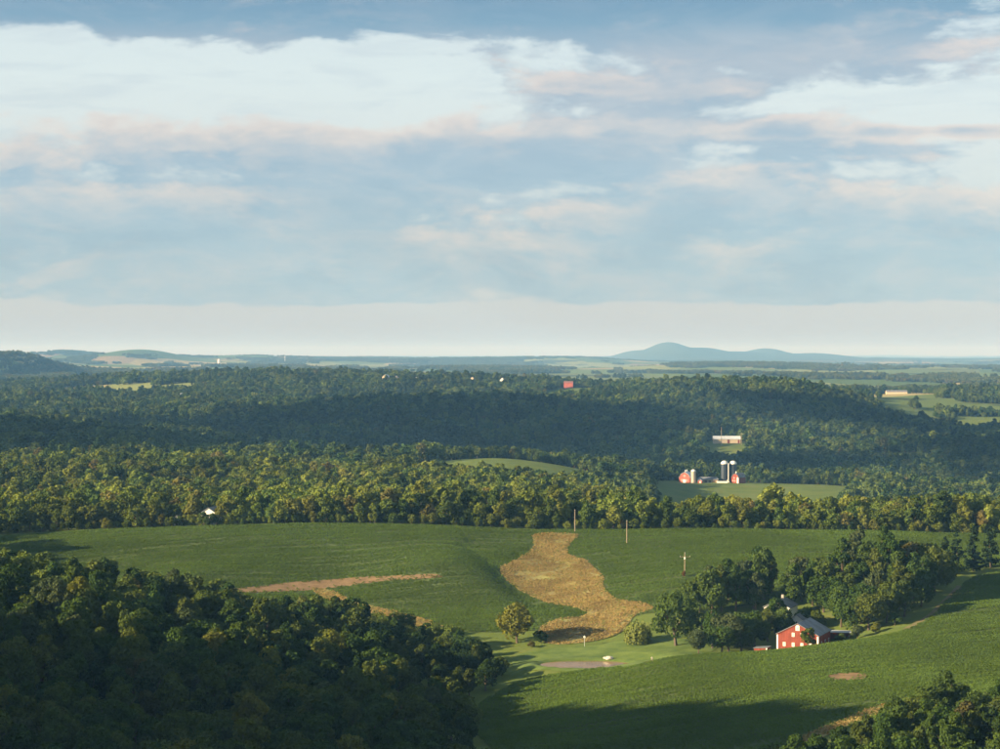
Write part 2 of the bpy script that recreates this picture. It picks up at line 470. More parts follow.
def ground_mat():
    m = bpy.data.materials.new('land')
    m.use_nodes = True
    m.node_tree.nodes.clear()
    t = NT(m.node_tree)
    out = t.node('ShaderNodeOutputMaterial')
    p = t.node('ShaderNodeBsdfPrincipled')
    t.l.new(p.outputs[0], out.inputs[0])
    tc = t.node('ShaderNodeTexCoord')
    P = tc.outputs['Object']
    grass = t.ramp(t.noise(P, 0.05, 6.0, 0.6), [(0.3, (0.100, 0.140, 0.034)), (0.55, (0.130, 0.172, 0.040)), (0.75, (0.165, 0.170, 0.052))])
    # far farmland: parcels of pasture, corn, hay and turned soil, lightened as painted haze
    mp = t.node('ShaderNodeMapping')
    t.put(mp.inputs[0], P)
    mp.inputs['Rotation'].default_value = (0, 0, 0.4)
    mp.inputs['Scale'].default_value = (1 / 420.0, 1 / 900.0, 0)
    vo = t.node('ShaderNodeTexVoronoi', feature='F1')
    vo.inputs['Scale'].default_value = 1.0
    t.l.new(mp.outputs[0], vo.inputs['Vector'])
    sx = t.node('ShaderNodeSeparateColor')
    t.l.new(vo.outputs['Color'], sx.inputs[0])
    far = t.ramp(sx.outputs[0], [(0.0, (0.09, 0.14, 0.04)), (0.25, (0.13, 0.18, 0.05)), (0.45, (0.22, 0.25, 0.08)), (0.65, (0.36, 0.32, 0.14)), (0.8, (0.29, 0.235, 0.13)), (0.9, (0.14, 0.17, 0.05))], 'CONSTANT')
    # woods seen from so far that no tree can be told apart
    wood = t.maprange(t.noise(P, 0.0011, 5.0, 0.6), 0.56, 0.60)
    spn = t.node('ShaderNodeSeparateXYZ')
    t.put(spn.inputs[0], P)
    very = t.maprange(spn.outputs[1], 17000.0, 22000.0)
    woodc = t.ramp(t.noise(P, 0.012, 4.0, 0.7), [(0.3, (0.030, 0.048, 0.018)), (0.7, (0.065, 0.085, 0.03))])
    far = t.mix(t.math('MAXIMUM', wood, very), far, woodc)
    isfar = t.maprange(spn.outputs[1], 3400.0, 3700.0)
    t.put(p.inputs['Base Color'], t.mix(isfar, grass, far))
    p.inputs['Roughness'].default_value = 0.95
    p.inputs['Specular IOR Level'].default_value = 0.05
    b = t.node('ShaderNodeBump')
    b.inputs['Distance'].default_value = 0.3
    t.l.new(t.noise(P, 0.7, 5.0, 0.7), b.inputs['Height'])
    t.l.new(b.outputs[0], p.inputs['Normal'])
    MATS['land'] = m
ground_mat()

def water_mat():
    m = bpy.data.materials.new('pond water')
    m.use_nodes = True
    t = NT(m.node_tree)
    p = m.node_tree.nodes['Principled BSDF']
    tc = t.node('ShaderNodeTexCoord')
    n = t.noise(tc.outputs['Object'], 0.12, 3.0, 0.5)
    t.put(p.inputs['Base Color'], t.ramp(n, [(0.35, (0.22, 0.14, 0.07)), (0.65, (0.29, 0.19, 0.10))]))  # muddy brown, with the field's reflection painted into it
    p.inputs['Roughness'].default_value = 0.16
    p.inputs['Specular IOR Level'].default_value = 0.14
    b = t.node('ShaderNodeBump')
    b.inputs['Distance'].default_value = 0.02
    t.l.new(t.noise(tc.outputs['Object'], 1.2, 3.0, 0.5), b.inputs['Height'])
    t.l.new(b.outputs[0], p.inputs['Normal'])
    MATS['pond water'] = m
water_mat()

# ------------------------------------------------------------------ object helpers
def link(name, me, parent=None, material=None):
    o = bpy.data.objects.new(name, me)
    COL.objects.link(o)
    if parent is not None:
        o.parent = parent
    if material:
        me.materials.append(MATS[material])
    return o

def tag(o, label=None, cat=None, group=None, kind=None):
    if label: o['label'] = label
    if cat: o['category'] = cat
    if group: o['group'] = group
    if kind: o['kind'] = kind
    return o

def thing(name, label, cat, loc, rz=0.0, group=None):
    o = bpy.data.objects.new(name, None)
    COL.objects.link(o)
    o.location = loc
    o.rotation_euler = (0, 0, rz)
    o.empty_display_size = 0.5
    return tag(o, label, cat, group)

class MB:
    """collects faces for one mesh"""
    def __init__(self):
        self.v = []; self.f = []
    def poly(self, pts):
        n = len(self.v)
        self.v += [tuple(p) for p in pts]
        self.f.append(tuple(range(n, n + len(pts))))
        return self
    def box(self, x0, x1, y0, y1, z0, z1):
        n = len(self.v)
        self.v += [(x, y, z) for z in (z0, z1) for y in (y0, y1) for x in (x0, x1)]
        self.f += [tuple(n + i for i in q) for q in ((0, 2, 3, 1), (4, 5, 7, 6), (0, 1, 5, 4), (2, 6, 7, 3), (0, 4, 6, 2), (1, 3, 7, 5))]
        return self
    def prism(self, prof, y0, y1):
        """outline in x,z drawn out along y"""
        n = len(self.v); k = len(prof)
        self.v += [(x, y0, z) for x, z in prof] + [(x, y1, z) for x, z in prof]
        self.f.append(tuple(n + i for i in range(k)))
        self.f.append(tuple(n + k + i for i in reversed(range(k))))
        for i in range(k):
            j = (i + 1) % k
            self.f.append((n + i, n + k + i, n + k + j, n + j))
        return self
    def lathe(self, prof, seg=20, cx=0, cy=0):
        n = len(self.v)
        for r, z in prof:
            for i in range(seg):
                a = 2 * math.pi * i / seg
                self.v.append((cx + r * math.cos(a), cy + r * math.sin(a), z))
        for k in range(len(prof) - 1):
            for i in range(seg):
                j = (i + 1) % seg
                self.f.append((n + k * seg + i, n + k * seg + j, n + (k + 1) * seg + j, n + (k + 1) * seg + i))
        self.f.append(tuple(n + i for i in reversed(range(seg))))
        self.f.append(tuple(n + (len(prof) - 1) * seg + i for i in range(seg)))
        return self
    def tube(self, pts, rad, seg=7):
        n = len(self.v)
        for k, (p, r) in enumerate(zip(pts, rad)):
            q = Vector(pts[min(k + 1, len(pts) - 1)]) - Vector(pts[max(k - 1, 0)])
            q.normalize()
            a = q.orthogonal().normalized(); b = q.cross(a)
            for i in range(seg):
                w = 2 * math.pi * i / seg
                self.v.append(tuple(Vector(p) + (a * math.cos(w) + b * math.sin(w)) * r))
        for k in range(len(pts) - 1):
            for i in range(seg):
                j = (i + 1) % seg
                self.f.append((n + k * seg + i, n + k * seg + j, n + (k + 1) * seg + j, n + (k + 1) * seg + i))
        self.f.append(tuple(n + (len(pts) - 1) * seg + i for i in range(seg)))
        return self
    def mesh(self, name, fix=True):
        me = bpy.data.meshes.new(name)
        me.from_pydata(self.v, [], self.f)
        if fix:
            bm = bmesh.new(); bm.from_mesh(me)
            bmesh.ops.recalc_face_normals(bm, faces=bm.faces)
            bm.to_mesh(me); bm.free()
        me.update()
        return me
    def build(self, name, material, parent=None):
        return link(name, self.mesh(name), parent, material)

def grid_mesh(name, X, Y, Z):
    nr, nc = X.shape
    v = np.stack([X.ravel(), Y.ravel(), Z.ravel()], 1)
    i = np.arange(nr * nc).reshape(nr, nc)
    q = np.stack([i[:-1, :-1].ravel(), i[:-1, 1:].ravel(), i[1:, 1:].ravel(), i[1:, :-1].ravel()], 1)
    return arr_mesh(name, v, q)

def arr_mesh(name, v, q, smooth=True):
    me = bpy.data.meshes.new(name)
    k = q.shape[1]
    me.vertices.add(len(v)); me.vertices.foreach_set('co', np.ascontiguousarray(v, np.float32).ravel())
    me.loops.add(q.size); me.loops.foreach_set('vertex_index', np.ascontiguousarray(q, np.int32).ravel())
    me.polygons.add(len(q))
    me.polygons.foreach_set('loop_start', np.arange(0, q.size, k, dtype=np.int32))
    me.polygons.foreach_set('loop_total', np.full(len(q), k, np.int32))
    me.update(calc_edges=True)
    me.polygons.foreach_set('use_smooth', np.full(len(q), smooth))
    me.validate()
    return me

# ------------------------------------------------------------------ ground
def build_ground():
    t = np.concatenate([np.linspace(math.log(90), math.log(380), 40, endpoint=False),
                        np.linspace(math.log(380), math.log(1000), 170, endpoint=False),
                        np.linspace(math.log(1000), math.log(5000), 140, endpoint=False),
                        np.linspace(math.log(5000), math.log(30000), 200, endpoint=False),
                        np.linspace(math.log(30000), math.log(58000), 12)])
    s = np.concatenate([np.linspace(-3.0, -0.34, 60, endpoint=False), np.linspace(-0.34, 0.34, 230, endpoint=False), np.linspace(0.34, 3.0, 50)])
    S, T = np.meshgrid(s, t)
    Y = np.exp(T)
    X = np.clip(S * Y, -56000, 56000)
    Z = height(X.ravel(), Y.ravel()).reshape(X.shape)
    o = link('ground', grid_mesh('ground', X, Y, Z), None, 'land')
    tag(o, 'rolling green countryside reaching to the horizon', 'land', kind='structure')
build_ground()

def in_poly(x, y, P):
    P = np.asarray(P)
    c = np.zeros(len(x), bool)
    j = len(P) - 1
    for i in range(len(P)):
        xi, yi = P[i]; xj, yj = P[j]
        with np.errstate(divide='ignore', invalid='ignore'):
            k = ((yi > y) != (yj > y)) & (x < (xj - xi) * (y - yi) / (yj - yi + 1e-12) + xi)
        c ^= k
        j = i
    return c

def densify(P, step, jit, seed):
    """closed outline resampled with a Catmull-Rom spline and a ragged edge"""
    P = np.asarray(P, float); n = len(P); out = []
    for i in range(n):
        p0, p1, p2, p3 = P[i - 1], P[i], P[(i + 1) % n], P[(i + 2) % n]
        m = max(1, int(np.linalg.norm(p2 - p1) / step))
        for k in range(m):
            t = k / m
            out.append(0.5 * ((2 * p1) + (p2 - p0) * t + (2 * p0 - 5 * p1 + 4 * p2 - p3) * t * t + (3 * p1 - p0 - 3 * p2 + p3) * t ** 3))
    out = np.array(out)
    j = np.stack([fbm(out[:, 0] / 5, out[:, 1] / 5, seed), fbm(out[:, 0] / 5, out[:, 1] / 5, seed + 5)], 1) - 0.5
    return out + j * jit

def sheet(name, P, step, lift, material, label, cat, zflat=None):
    x0, y0 = P.min(0); x1, y1 = P.max(0)
    gx, gy = np.meshgrid(np.arange(x0, x1, step), np.arange(y0, y1, step))
    gx = gx.ravel(); gy = gy.ravel()
    k = in_poly(gx, gy, P)
    pts = [Vector((float(a), float(b))) for a, b in P] + [Vector((float(a), float(b))) for a, b in zip(gx[k], gy[k])]
    n = len(P)
    r = delaunay_2d_cdt(pts, [(i, (i + 1) % n) for i in range(n)], [list(range(n))], 1, 1e-4)
    v = np.array([(p.x, p.y) for p in r[0]])
    z = height(v[:, 0], v[:, 1]) + lift if zflat is None else np.full(len(v), zflat)
    me = bpy.data.meshes.new(name)
    me.from_pydata([(a, b, c) for (a, b), c in zip(v, z)], [], [tuple(f) for f in r[2]])
    me.update()
    me.polygons.foreach_set('use_smooth', np.ones(len(me.polygons), bool))
    bm = bmesh.new(); bm.from_mesh(me)
    for f in bm.faces:
        if f.normal.z < 0: f.normal_flip()
    bm.to_mesh(me); bm.free()
    o = link(name, me, None, material)
    return tag(o, label, cat, kind='structure')

H = hit
UPPER = densify([pY(-260, 885), pY(-100, 888), pY(0, 886), pY(100, 892), pY(250, 896), pY(400, 896), pY(575, 895), pY(700, 896), pY(850, 896), pY(1000, 893), pY(1200, 890),
                 pY(1200, 800), pY(1010, 795), pY(940, 770), pY(860, 748), pY(780, 735), pY(700, 722), pY(655, 728), H(632, 617), H(600, 628), H(538, 631), H(505, 633), H(470, 632), H(440, 628),
                 pY(400, 728), pY(330, 724), pY(250, 724), pY(150, 718), pY(50, 712), pY(-100, 720), pY(-260, 740)], 3.0, 2.0, 1)
LOWER = densify([H(474, 712), H(500, 692), H(540, 677), H(600, 669), pY(640, 622), pY(700, 632), pY(780, 633), pY(816, 636), pY(850, 645), pY(905, 660), pY(935, 688), pY(955, 730), pY(985, 775), pY(1080, 785), pY(1180, 780),
                 pY(1180, 520), pY(1080, 470), pY(960, 468), pY(880, 478), pY(830, 468), pY(780, 455), pY(740, 440), pY(650, 420), pY(540, 440), pY(500, 478), H(478, 735)], 3.0, 2.0, 2)
STUB = densify([H(537, 534.5), H(577, 534.5), H(572, 542), H(568, 554), H(586, 561), H(602, 575), H(604, 587), H(616, 599), H(640, 603), H(652, 609), H(634, 617), H(622, 632), H(592, 642), H(550, 644),
                H(538, 632), H(556, 620), H(587, 613), H(544, 602), H(514, 587), H(500, 570), H(515, 561), H(532, 549)], 1.5, 1.5, 3)
LAWN = densify([H(512, 660), H(525, 653), H(560, 648), H(600, 645), H(625, 640), H(655, 639), H(690, 640), H(715, 645), H(715, 650), pY(690, 640), pY(655, 634), H(640, 664), H(630, 670), H(560, 672), H(520, 670)], 2.0, 1.0, 4)
SOIL = densify([H(228, 590), H(262, 586.5), H(300, 582.5), H(350, 578.5), H(400, 576), H(438, 574.8), H(443, 577), H(420, 579.5), H(380, 582.5), H(330, 588.5), H(290, 592), H(250, 593)], 2.0, 1.0, 5)
TAN = densify([H(312, 590), H(330, 590), H(345, 598), H(370, 606), H(400, 613), H(432, 622), H(446, 629), H(430, 630), H(400, 622), H(370, 613), H(335, 603)], 2.0, 2.0, 6)
SPOT = densify([H(828, 677), H(838, 674), H(858, 674), H(868, 677), H(858, 680.5), H(838, 680.5)], 1.0, 3.6, 7)
MARG = densify([H(792, 743), H(820, 730), H(845, 720), H(880, 706), H(890, 709), H(850, 727), H(825, 738), H(800, 748)], 2.0, 2.0, 8)
TRACK = densify([pY(903, 664), pY(925, 684), pY(944, 716), pY(958, 750), pY(963, 749), pY(951, 715), pY(934, 683), pY(910, 661)], 2.0, 1.0, 9)

sheet('crop_field', UPPER, 4.0, 0.10, 'field soil', 'sloping green crop field below the tree belt', 'field')
sheet('crop_field', LOWER, 4.0, 0.10, 'field soil', 'rounded green crop field in front of the red barn', 'field')
sheet('dry_meadow', STUB, 2.0, 0.22, 'stubble ground', 'tan strip of dry grass winding down between the crops', 'meadow')
sheet('lawn', LAWN, 2.0, 0.12, 'mown lawn', 'mown bright green lawn round the pond', 'lawn')
sheet('bare_soil', SOIL, 2.0, 0.24, 'bare soil', 'long curved strip of bare reddish soil in the crop', 'soil')
sheet('dry_verge', TAN, 2.0, 0.26, 'stubble ground', 'narrow tan verge running from the bare soil to the wood', 'meadow')
sheet('bare_soil', SPOT, 1.5, 0.24, 'bare soil', 'small oval patch of bare soil in front of the barn', 'soil')
sheet('dry_verge', MARG, 2.0, 0.24, 'stubble ground', 'dry grass margin between the crop and the dark trees', 'meadow')
sheet('farm_track', TRACK, 2.0, 0.16, 'track earth', 'dry farm track climbing beside the grove', 'track')

a = np.linspace(0, 2 * math.pi, 70, endpoint=False)
PONDP = np.stack([POND[0] + POND[2] * 1.04 * np.cos(a) * (1 + 0.05 * np.sin(3 * a)), POND[1] + POND[3] * 1.04 * np.sin(a) * (1 + 0.07 * np.sin(2 * a + 1))], 1)
sheet('pond', PONDP, 3.0, 0, 'pond water', 'small brown farm pond in the lawn', 'pond', zflat=POND[4] - 0.25)

# ------------------------------------------------------------------ plants: meshes
def quads_at(P, N, size, rng, aspect=1.0):
    """one leaf spray (a quad) at each point, facing roughly N"""
    n = len(P)
    N = N / np.maximum(np.linalg.norm(N, axis=1, keepdims=True), 1e-9)
    T = rng.normal(size=(n, 3)); T -= N * (T * N).sum(1, keepdims=True)
    T /= np.linalg.norm(T, axis=1, keepdims=True)
    B = np.cross(N, T)
    s = (size * rng.uniform(0.6, 1.3, n))[:, None] * 0.5
    bend = N * s * 0.35
    c = [P - T * s - B * s * aspect * 0.7 - bend, P + T * s * 0.8 - B * s * aspect * 0.6, P + T * s + B * s * aspect * 0.8 - bend, P - T * s * 0.7 + B * s * aspect]
    V = np.stack(c, 1).reshape(-1, 3)
    Q = np.arange(4 * n).reshape(n, 4)
    return V, Q

def crown_arrays(seed, Rx, z0, z1, lobes, leaves, size, shape='round', fill=0.0):
    rng = np.random.default_rng(seed)
    zc = (z0 + z1) / 2; hz = (z1 - z0) / 2
    C = []; L = []
    while len(C) < lobes:
        d = rng.normal(size=3); d /= np.linalg.norm(d)
        rr = rng.uniform(0.25, 0.78)
        p = d * rr
        k = 1.0
        if shape == 'ovoid': k = 1.0 - 0.35 * max(0, p[2])
        if shape == 'vase': k = 0.75 + 0.3 * p[2]
        C.append([p[0] * Rx * k, p[1] * Rx * k, zc + p[2] * hz])
        L.append(Rx * rng.uniform(0.26, 0.46) * (0.85 if shape == 'ovoid' else 1.0))
    C = np.array(C); L = np.array(L)
    C[0] = (0, 0, zc + hz * 0.55)
    n = int(leaves * 1.9)
    i = rng.integers(0, lobes, n)
    d = rng.normal(size=(n, 3)); d[:, 2] += 0.25
    d /= np.linalg.norm(d, axis=1, keepdims=True)
    P = C[i] + d * (L[i] * rng.uniform(0.72, 1.12, n))[:, None] * np.array([1, 1, 0.85])
    dist = np.linalg.norm(P[:, None] - C[None], axis=2) / L[None]
    dist[np.arange(n), i] = 9
    keep = dist.min(1) > 0.72
    P = P[keep][:leaves]; d = d[keep][:leaves]
    N = d + rng.normal(size=d.shape) * 0.45
    return quads_at(P, N, size, rng)

def conifer_arrays(seed, Rx, Hh, leaves, size, z0=1.2):
    """an old spruce or pine: uneven boughs of their own length, some missing"""
    rng = np.random.default_rng(seed)
    nb = 62
    bz = rng.uniform(0, 1, nb) ** 1.15
    ba = rng.uniform(0, 2 * np.pi, nb)
    bl = Rx * (1.08 - bz) ** 0.7 * rng.uniform(0.45, 1.15, nb)
    i = rng.choice(nb, leaves, p=bl / bl.sum())
    f = rng.uniform(0.05, 1.0, leaves) ** 0.7
    az = ba[i] + rng.normal(size=leaves) * 0.28 * (1.1 - 0.5 * f)
    r = bl[i] * f
    z = z0 + bz[i] * (Hh - z0) - 0.18 * r + 0.05 * r * r + rng.normal(size=leaves) * 0.28
    P = np.stack([r * np.cos(az), r * np.sin(az), z], 1)
    N = np.stack([np.cos(az) * 0.6, np.sin(az) * 0.6, np.full(leaves, 0.8)], 1) + rng.normal(size=P.shape) * 0.35
    return quads_at(P, N, size, rng)

def willow_arrays(seed, Rx, Hh, leaves, size):
    rng = np.random.default_rng(seed)
    az = rng.uniform(0, 2 * np.pi, leaves)
    strand = rng.integers(0, 90, leaves)
    az = strand * 2.399 + rng.normal(size=leaves) * 0.05
    rr = Rx * (0.35 + 0.65 * np.sqrt((strand % 30) / 30.0))
    top = Hh * (1 - 0.42 * (rr / Rx) ** 2)
    z = top - rng.uniform(0, 1, leaves) ** 0.8 * (top - 0.5)
    P = np.stack([rr * np.cos(az), rr * np.sin(az), z], 1) + rng.normal(size=(leaves, 3)) * 0.2
    N = np.stack([np.cos(az), np.sin(az), np.full(leaves, 0.3)], 1) + rng.normal(size=P.shape) * 0.4
    return quads_at(P, N, size, rng, 1.8)

def trunk_mb(seed, h, r, Rx, z1, limbs=5):
    rng = random.Random(seed)
    m = MB()
    lean = (rng.uniform(-0.4, 0.4), rng.uniform(-0.4, 0.4))
    pts = [(0, 0, -0.6), (0, 0, 0.4), (lean[0] * 0.4, lean[1] * 0.4, h * 0.5), (lean[0], lean[1], h), (lean[0] * 1.4, lean[1] * 1.4, z1 * 0.8)]
    m.tube(pts, [r * 1.5, r * 1.1, r * 0.9, r * 0.7, r * 0.15])
    for k in range(limbs):
        a = 2.4 * k + rng.uniform(-0.4, 0.4)
        zb = h * rng.uniform(0.75, 1.25)
        L = Rx * rng.uniform(0.5, 0.8)
        b = (lean[0] * zb / h, lean[1] * zb / h, zb)
        e = (b[0] + math.cos(a) * L, b[1] + math.sin(a) * L, zb + rng.uniform(0.3, 0.6) * (z1 - zb))
        mid = tuple((p + q) / 2 + (0.5 if i == 2 else 0) for i, (p, q) in enumerate(zip(b, e)))
        m.tube([b, mid, e], [r * 0.5, r * 0.32, r * 0.08], 5)
    return m

# kinds of tree: crown radius, crown bottom, top, lobes, outline
KINDS = {
    'round':  dict(Rx=5.6, z0=1.2, z1=13.5, lobes=20, shape='round', h=3.6, r=0.32),
    'broad':  dict(Rx=6.8, z0=1.4, z1=13.0, lobes=26, shape='round', h=3.4, r=0.40),
    'tall':   dict(Rx=4.8, z0=1.4, z1=17.5, lobes=22, shape='ovoid', h=5.5, r=0.30),
    'vase':   dict(Rx=5.4, z0=1.6, z1=15.5, lobes=20, shape='vase', h=4.5, r=0.30),
    'bushy':  dict(Rx=6.2, z0=0.5, z1=11.5, lobes=30, shape='round', h=2.6, r=0.34),
    'small':  dict(Rx=3.6, z0=0.6, z1=7.5, lobes=12, shape='round', h=1.8, r=0.16),
}
CROWN = {}; TRUNK = {}
def tree_meshes(kind, var):
    key = (kind, var)
    if key not in CROWN:
        sd = hash_seed(kind) * 10 + var
        if kind == 'conifer':
            V, Q = conifer_arrays(sd, 4.3, 16.5, 2600, 0.66)
            tr = trunk_mb(sd, 6.0, 0.22, 0.6, 15.0, 0)
        elif kind == 'willow':
            V, Q = willow_arrays(sd, 4.8, 8.5, 2600, 0.42)
            tr = trunk_mb(sd, 2.5, 0.3, 3.0, 7.0, 5)
        else:
            k = KINDS[kind]
            V, Q = crown_arrays(sd, k['Rx'], k['z0'], k['z1'], k['lobes'], 3000 if kind != 'small' else 1300, 0.62 if kind != 'small' else 0.5, k['shape'])
            tr = trunk_mb(sd, k['h'], k['r'], k['Rx'], k['z1'])
        CROWN[key] = (V, Q)
        TRUNK[key] = tr.mesh('trunk')
    return CROWN[key], TRUNK[key]

def hash_seed(s):
    return sum(ord(c) * (i + 3) for i, c in enumerate(s)) % 9973

CROWN_ME = {}
def crown_mesh(kind, var, material):
    key = (kind, var, material)
    if key not in CROWN_ME:
        (V, Q), _ = tree_meshes(kind, var)
        me = arr_mesh('crown', V, Q, smooth=False)
        me.materials.append(MATS[material])
        CROWN_ME[key] = me
    return CROWN_ME[key]

def plant_tree(name, kind, var, material, x, y, scale, label, group=None, rz=None, bark='bark', sink=0.0, sz=1.0, cat='tree'):
    _, tme = tree_meshes(kind, var)
    o = thing(name, label, cat, (x, y, h1(x, y) - sink), random.uniform(0, 6.28) if rz is None else rz, group)
    o.scale = (scale, scale, scale * sz)
    t = bpy.data.objects.new('trunk', tme); COL.objects.link(t); t.parent = o
    if not tme.materials: tme.materials.append(MATS[bark])
    c = bpy.data.objects.new('crown', crown_mesh(kind, var, material)); COL.objects.link(c); c.parent = o
    return o

# ------------------------------------------------------------------ trees that nobody could count: scattered by geometry nodes
def source_mesh(name, kind, seed, leaves, size, material):
    """a whole tree as one mesh for the mass of woodland"""
    if kind == 'conifer':
        V, Q = conifer_arrays(seed, 3.4, 15.0, leaves, size)
        tr = trunk_mb(seed, 6.0, 0.22, 0.6, 13.0, 0)
    else:
        k = KINDS[kind]
        V, Q = crown_arrays(seed, k['Rx'], k['z0'] * 0.7, k['z1'], k['lobes'], leaves, size, k['shape'])
        tr = trunk_mb(seed, k['h'], k['r'], k['Rx'], k['z1'], 3)
    me0 = tr.mesh('t')
    tv = np.array([v.co[:] for v in me0.vertices])
    fs = [tuple(p.vertices) for p in me0.polygons]
    n = len(V)
    me = bpy.data.meshes.new(name)
    me.from_pydata(np.vstack([V, tv]).tolist(), [], Q.tolist() + [tuple(i + n for i in f) for f in fs])
    me.materials.append(MATS[material]); me.materials.append(MATS['bark'])
    mi = np.zeros(len(me.polygons), np.int32); mi[len(Q):] = 1
    me.polygons.foreach_set('material_index', mi)
    me.update()
    bpy.data.meshes.remove(me0)
    return bpy.data.objects.new(name, me)

def scatter(name, label, cat, P, scale, sources, material_hint=None, zs=None):
    """P: n x 3 points; sources: objects picked at random"""
    c = bpy.data.collections.new(name + ' sources')
    for s in sources:
        c.objects.link(s)
    n = len(P)
    me = bpy.data.meshes.new(name)
    me.vertices.add(n)
    me.vertices.foreach_set('co', np.ascontiguousarray(P, np.float32).ravel())
    rng = np.random.default_rng(n)
    a = me.attributes.new('pick', 'INT', 'POINT'); a.data.foreach_set('value', rng.integers(0, len(sources), n).astype(np.int32))
    rot = np.zeros((n, 3), np.float32); rot[:, 2] = rng.uniform(0, 6.28, n)
    a = me.attributes.new('turn', 'FLOAT_VECTOR', 'POINT'); a.data.foreach_set('vector', rot.ravel())
    sv = np.repeat(np.asarray(scale, np.float32)[:, None], 3, 1)
    if zs is not None: sv[:, 2] *= zs
    a = me.attributes.new('size', 'FLOAT_VECTOR', 'POINT'); a.data.foreach_set('vector', np.ascontiguousarray(sv, np.float32).ravel())
    o = link(name, me)
    g = bpy.data.node_groups.new(name, 'GeometryNodeTree')
    g.interface.new_socket('Geometry', in_out='INPUT', socket_type='NodeSocketGeometry')
    g.interface.new_socket('Geometry', in_out='OUTPUT', socket_type='NodeSocketGeometry')
    N = g.nodes
    gi = N.new('NodeGroupInput'); go = N.new('NodeGroupOutput')
    ci = N.new('GeometryNodeCollectionInfo'); ci.inputs['Collection'].default_value = c
    ci.inputs['Separate Children'].default_value = True; ci.inputs['Reset Children'].default_value = True
    ip = N.new('GeometryNodeInstanceOnPoints'); ip.inputs['Pick Instance'].default_value = True
    def att(nm, ty):
        q = N.new('GeometryNodeInputNamedAttribute'); q.data_type = ty; q.inputs['Name'].default_value = nm
        return q.outputs['Attribute']
    g.links.new(gi.outputs[0], ip.inputs['Points'])
    g.links.new(ci.outputs[0], ip.inputs['Instance'])
    g.links.new(att('pick', 'INT'), ip.inputs['Instance Index'])
    g.links.new(att('turn', 'FLOAT_VECTOR'), ip.inputs['Rotation'])
    g.links.new(att('size', 'FLOAT_VECTOR'), ip.inputs['Scale'])
    g.links.new(ip.outputs[0], go.inputs[0])
    md = o.modifiers.new('scatter', 'NODES'); md.node_group = g
    return tag(o, label, cat, kind='stuff')

def jgrid(x0, x1, y0, y1, step, rng, jit=0.42):
    gx, gy = np.meshgrid(np.arange(x0, x1, step), np.arange(y0, y1, step * 0.87))
    gx = gx + (np.arange(gx.shape[0]) % 2)[:, None] * step * 0.5
    gx = gx.ravel() + rng.uniform(-jit, jit, gx.size) * step
    gy = gy.ravel() + rng.uniform(-jit, jit, gy.size) * step
    return gx, gy

def colpx(x, y):
    return x / np.maximum(y, 1.0) * F + 500.0

def rowpy(y, z):
    return HY + (CAM_Z - z) * F / y

# ---- woods in front: the slope on one side of the pond and the corner on the other
WOOD1 = np.array([pY(-1500, 240), pY(-1700, 420), pY(-900, 700), pY(-400, 735), pY(-150, 712), pY(0, 698), pY(100, 700), pY(200, 706), pY(300, 711), pY(380, 714), pY(430, 710), pY(470, 690), pY(500, 664), pY(512, 648),
                  pY(500, 632), pY(474, 605), pY(462, 570), pY(470, 520), pY(480, 470), pY(500, 420), pY(470, 330), pY(300, 280)])
WOOD2 = np.array([pY(1130, 500), pY(1060, 480), pY(985, 466), pY(930, 456), pY(880, 446), pY(820, 434), pY(760, 430), pY(722, 424), pY(715, 410), pY(735, 395), pY(900, 350), pY(1300, 350), pY(1300, 480)])

WOOD3 = np.array([pY(-300, 780), pY(-300, 892), pY(-18, 884), pY(-34, 858), pY(-14, 846), pY(-50, 825), pY(-30, 800), pY(-60, 770)])

def wood_points(poly, step, seed):
    rng = np.random.default_rng(seed)
    x0, y0 = poly.min(0); x1, y1 = poly.max(0)
    gx, gy = jgrid(x0, x1, y0, y1, step, rng)
    k = in_poly(gx, gy, poly)
    return gx[k], gy[k]

cand = []   # x, y, scale, wood
for wi, (poly, step, sd) in enumerate([(WOOD1, 8.8, 21), (WOOD2, 8.0, 22), (WOOD3, 9.0, 23)]):
    gx, gy = wood_points(poly, step, sd)
    s = RNG.uniform(0.72, 1.12, len(gx))
    if wi == 1: s *= 0.72
    # smaller growth along the creek end of the wood
    c = colpx(gx, gy)
    if wi == 0:
        s *= np.where(c < -350, 0.55 + 1.3 * fbm(gx / 28, gy / 28, 66), 1.0)
        s *= np.where((c > 400) & (gy > 560), 0.72, 1.0)
    for x, y, q in zip(gx, gy, s):
        cand.append((x, y, q * (1.25 if wi == 2 else 1.0), 0 if wi == 2 else wi))
# the first row of the belt along the crest
rng = np.random.default_rng(5)
bx = np.arange(-330, 330, 6.2)
for x in bx:
    cand.append((x + rng.uniform(-2, 2), 903 + rng.uniform(-3, 4) - 0.00008 * x * x, rng.uniform(0.62, 0.95), 2))
cand = np.array(cand)
q_ = colpx(cand[:, 0], cand[:, 1])
cand = cand[~((cand[:, 3] == 2) & (((q_ > 567) & (q_ < 582)) | ((q_ > 172) & (q_ < 181)) | ((q_ > 196) & (q_ < 216))))]
cz = height(cand[:, 0], cand[:, 1])
ccol = colpx(cand[:, 0], cand[:, 1]); crow = rowpy(cand[:, 1], cz + 11 * cand[:, 2])
seen = (ccol > -15) & (ccol < 1015) & (crow < 762)
rank = np.where(seen, cand[:, 2] / cand[:, 1], 0)
order = np.argsort(-rank)
N_SINGLE = 240
single = order[:N_SINGLE]
rest = order[N_SINGLE:]
kinds = ['round', 'broad', 'tall', 'vase']
shape_word = {'round': 'round-crowned', 'broad': 'broad-crowned', 'tall': 'tall narrow', 'vase': 'upright spreading', 'small': 'low bushy', 'bushy': 'bushy'}
tones = ['deep green', 'olive green', 'yellow green', 'grey green', 'bronze green']
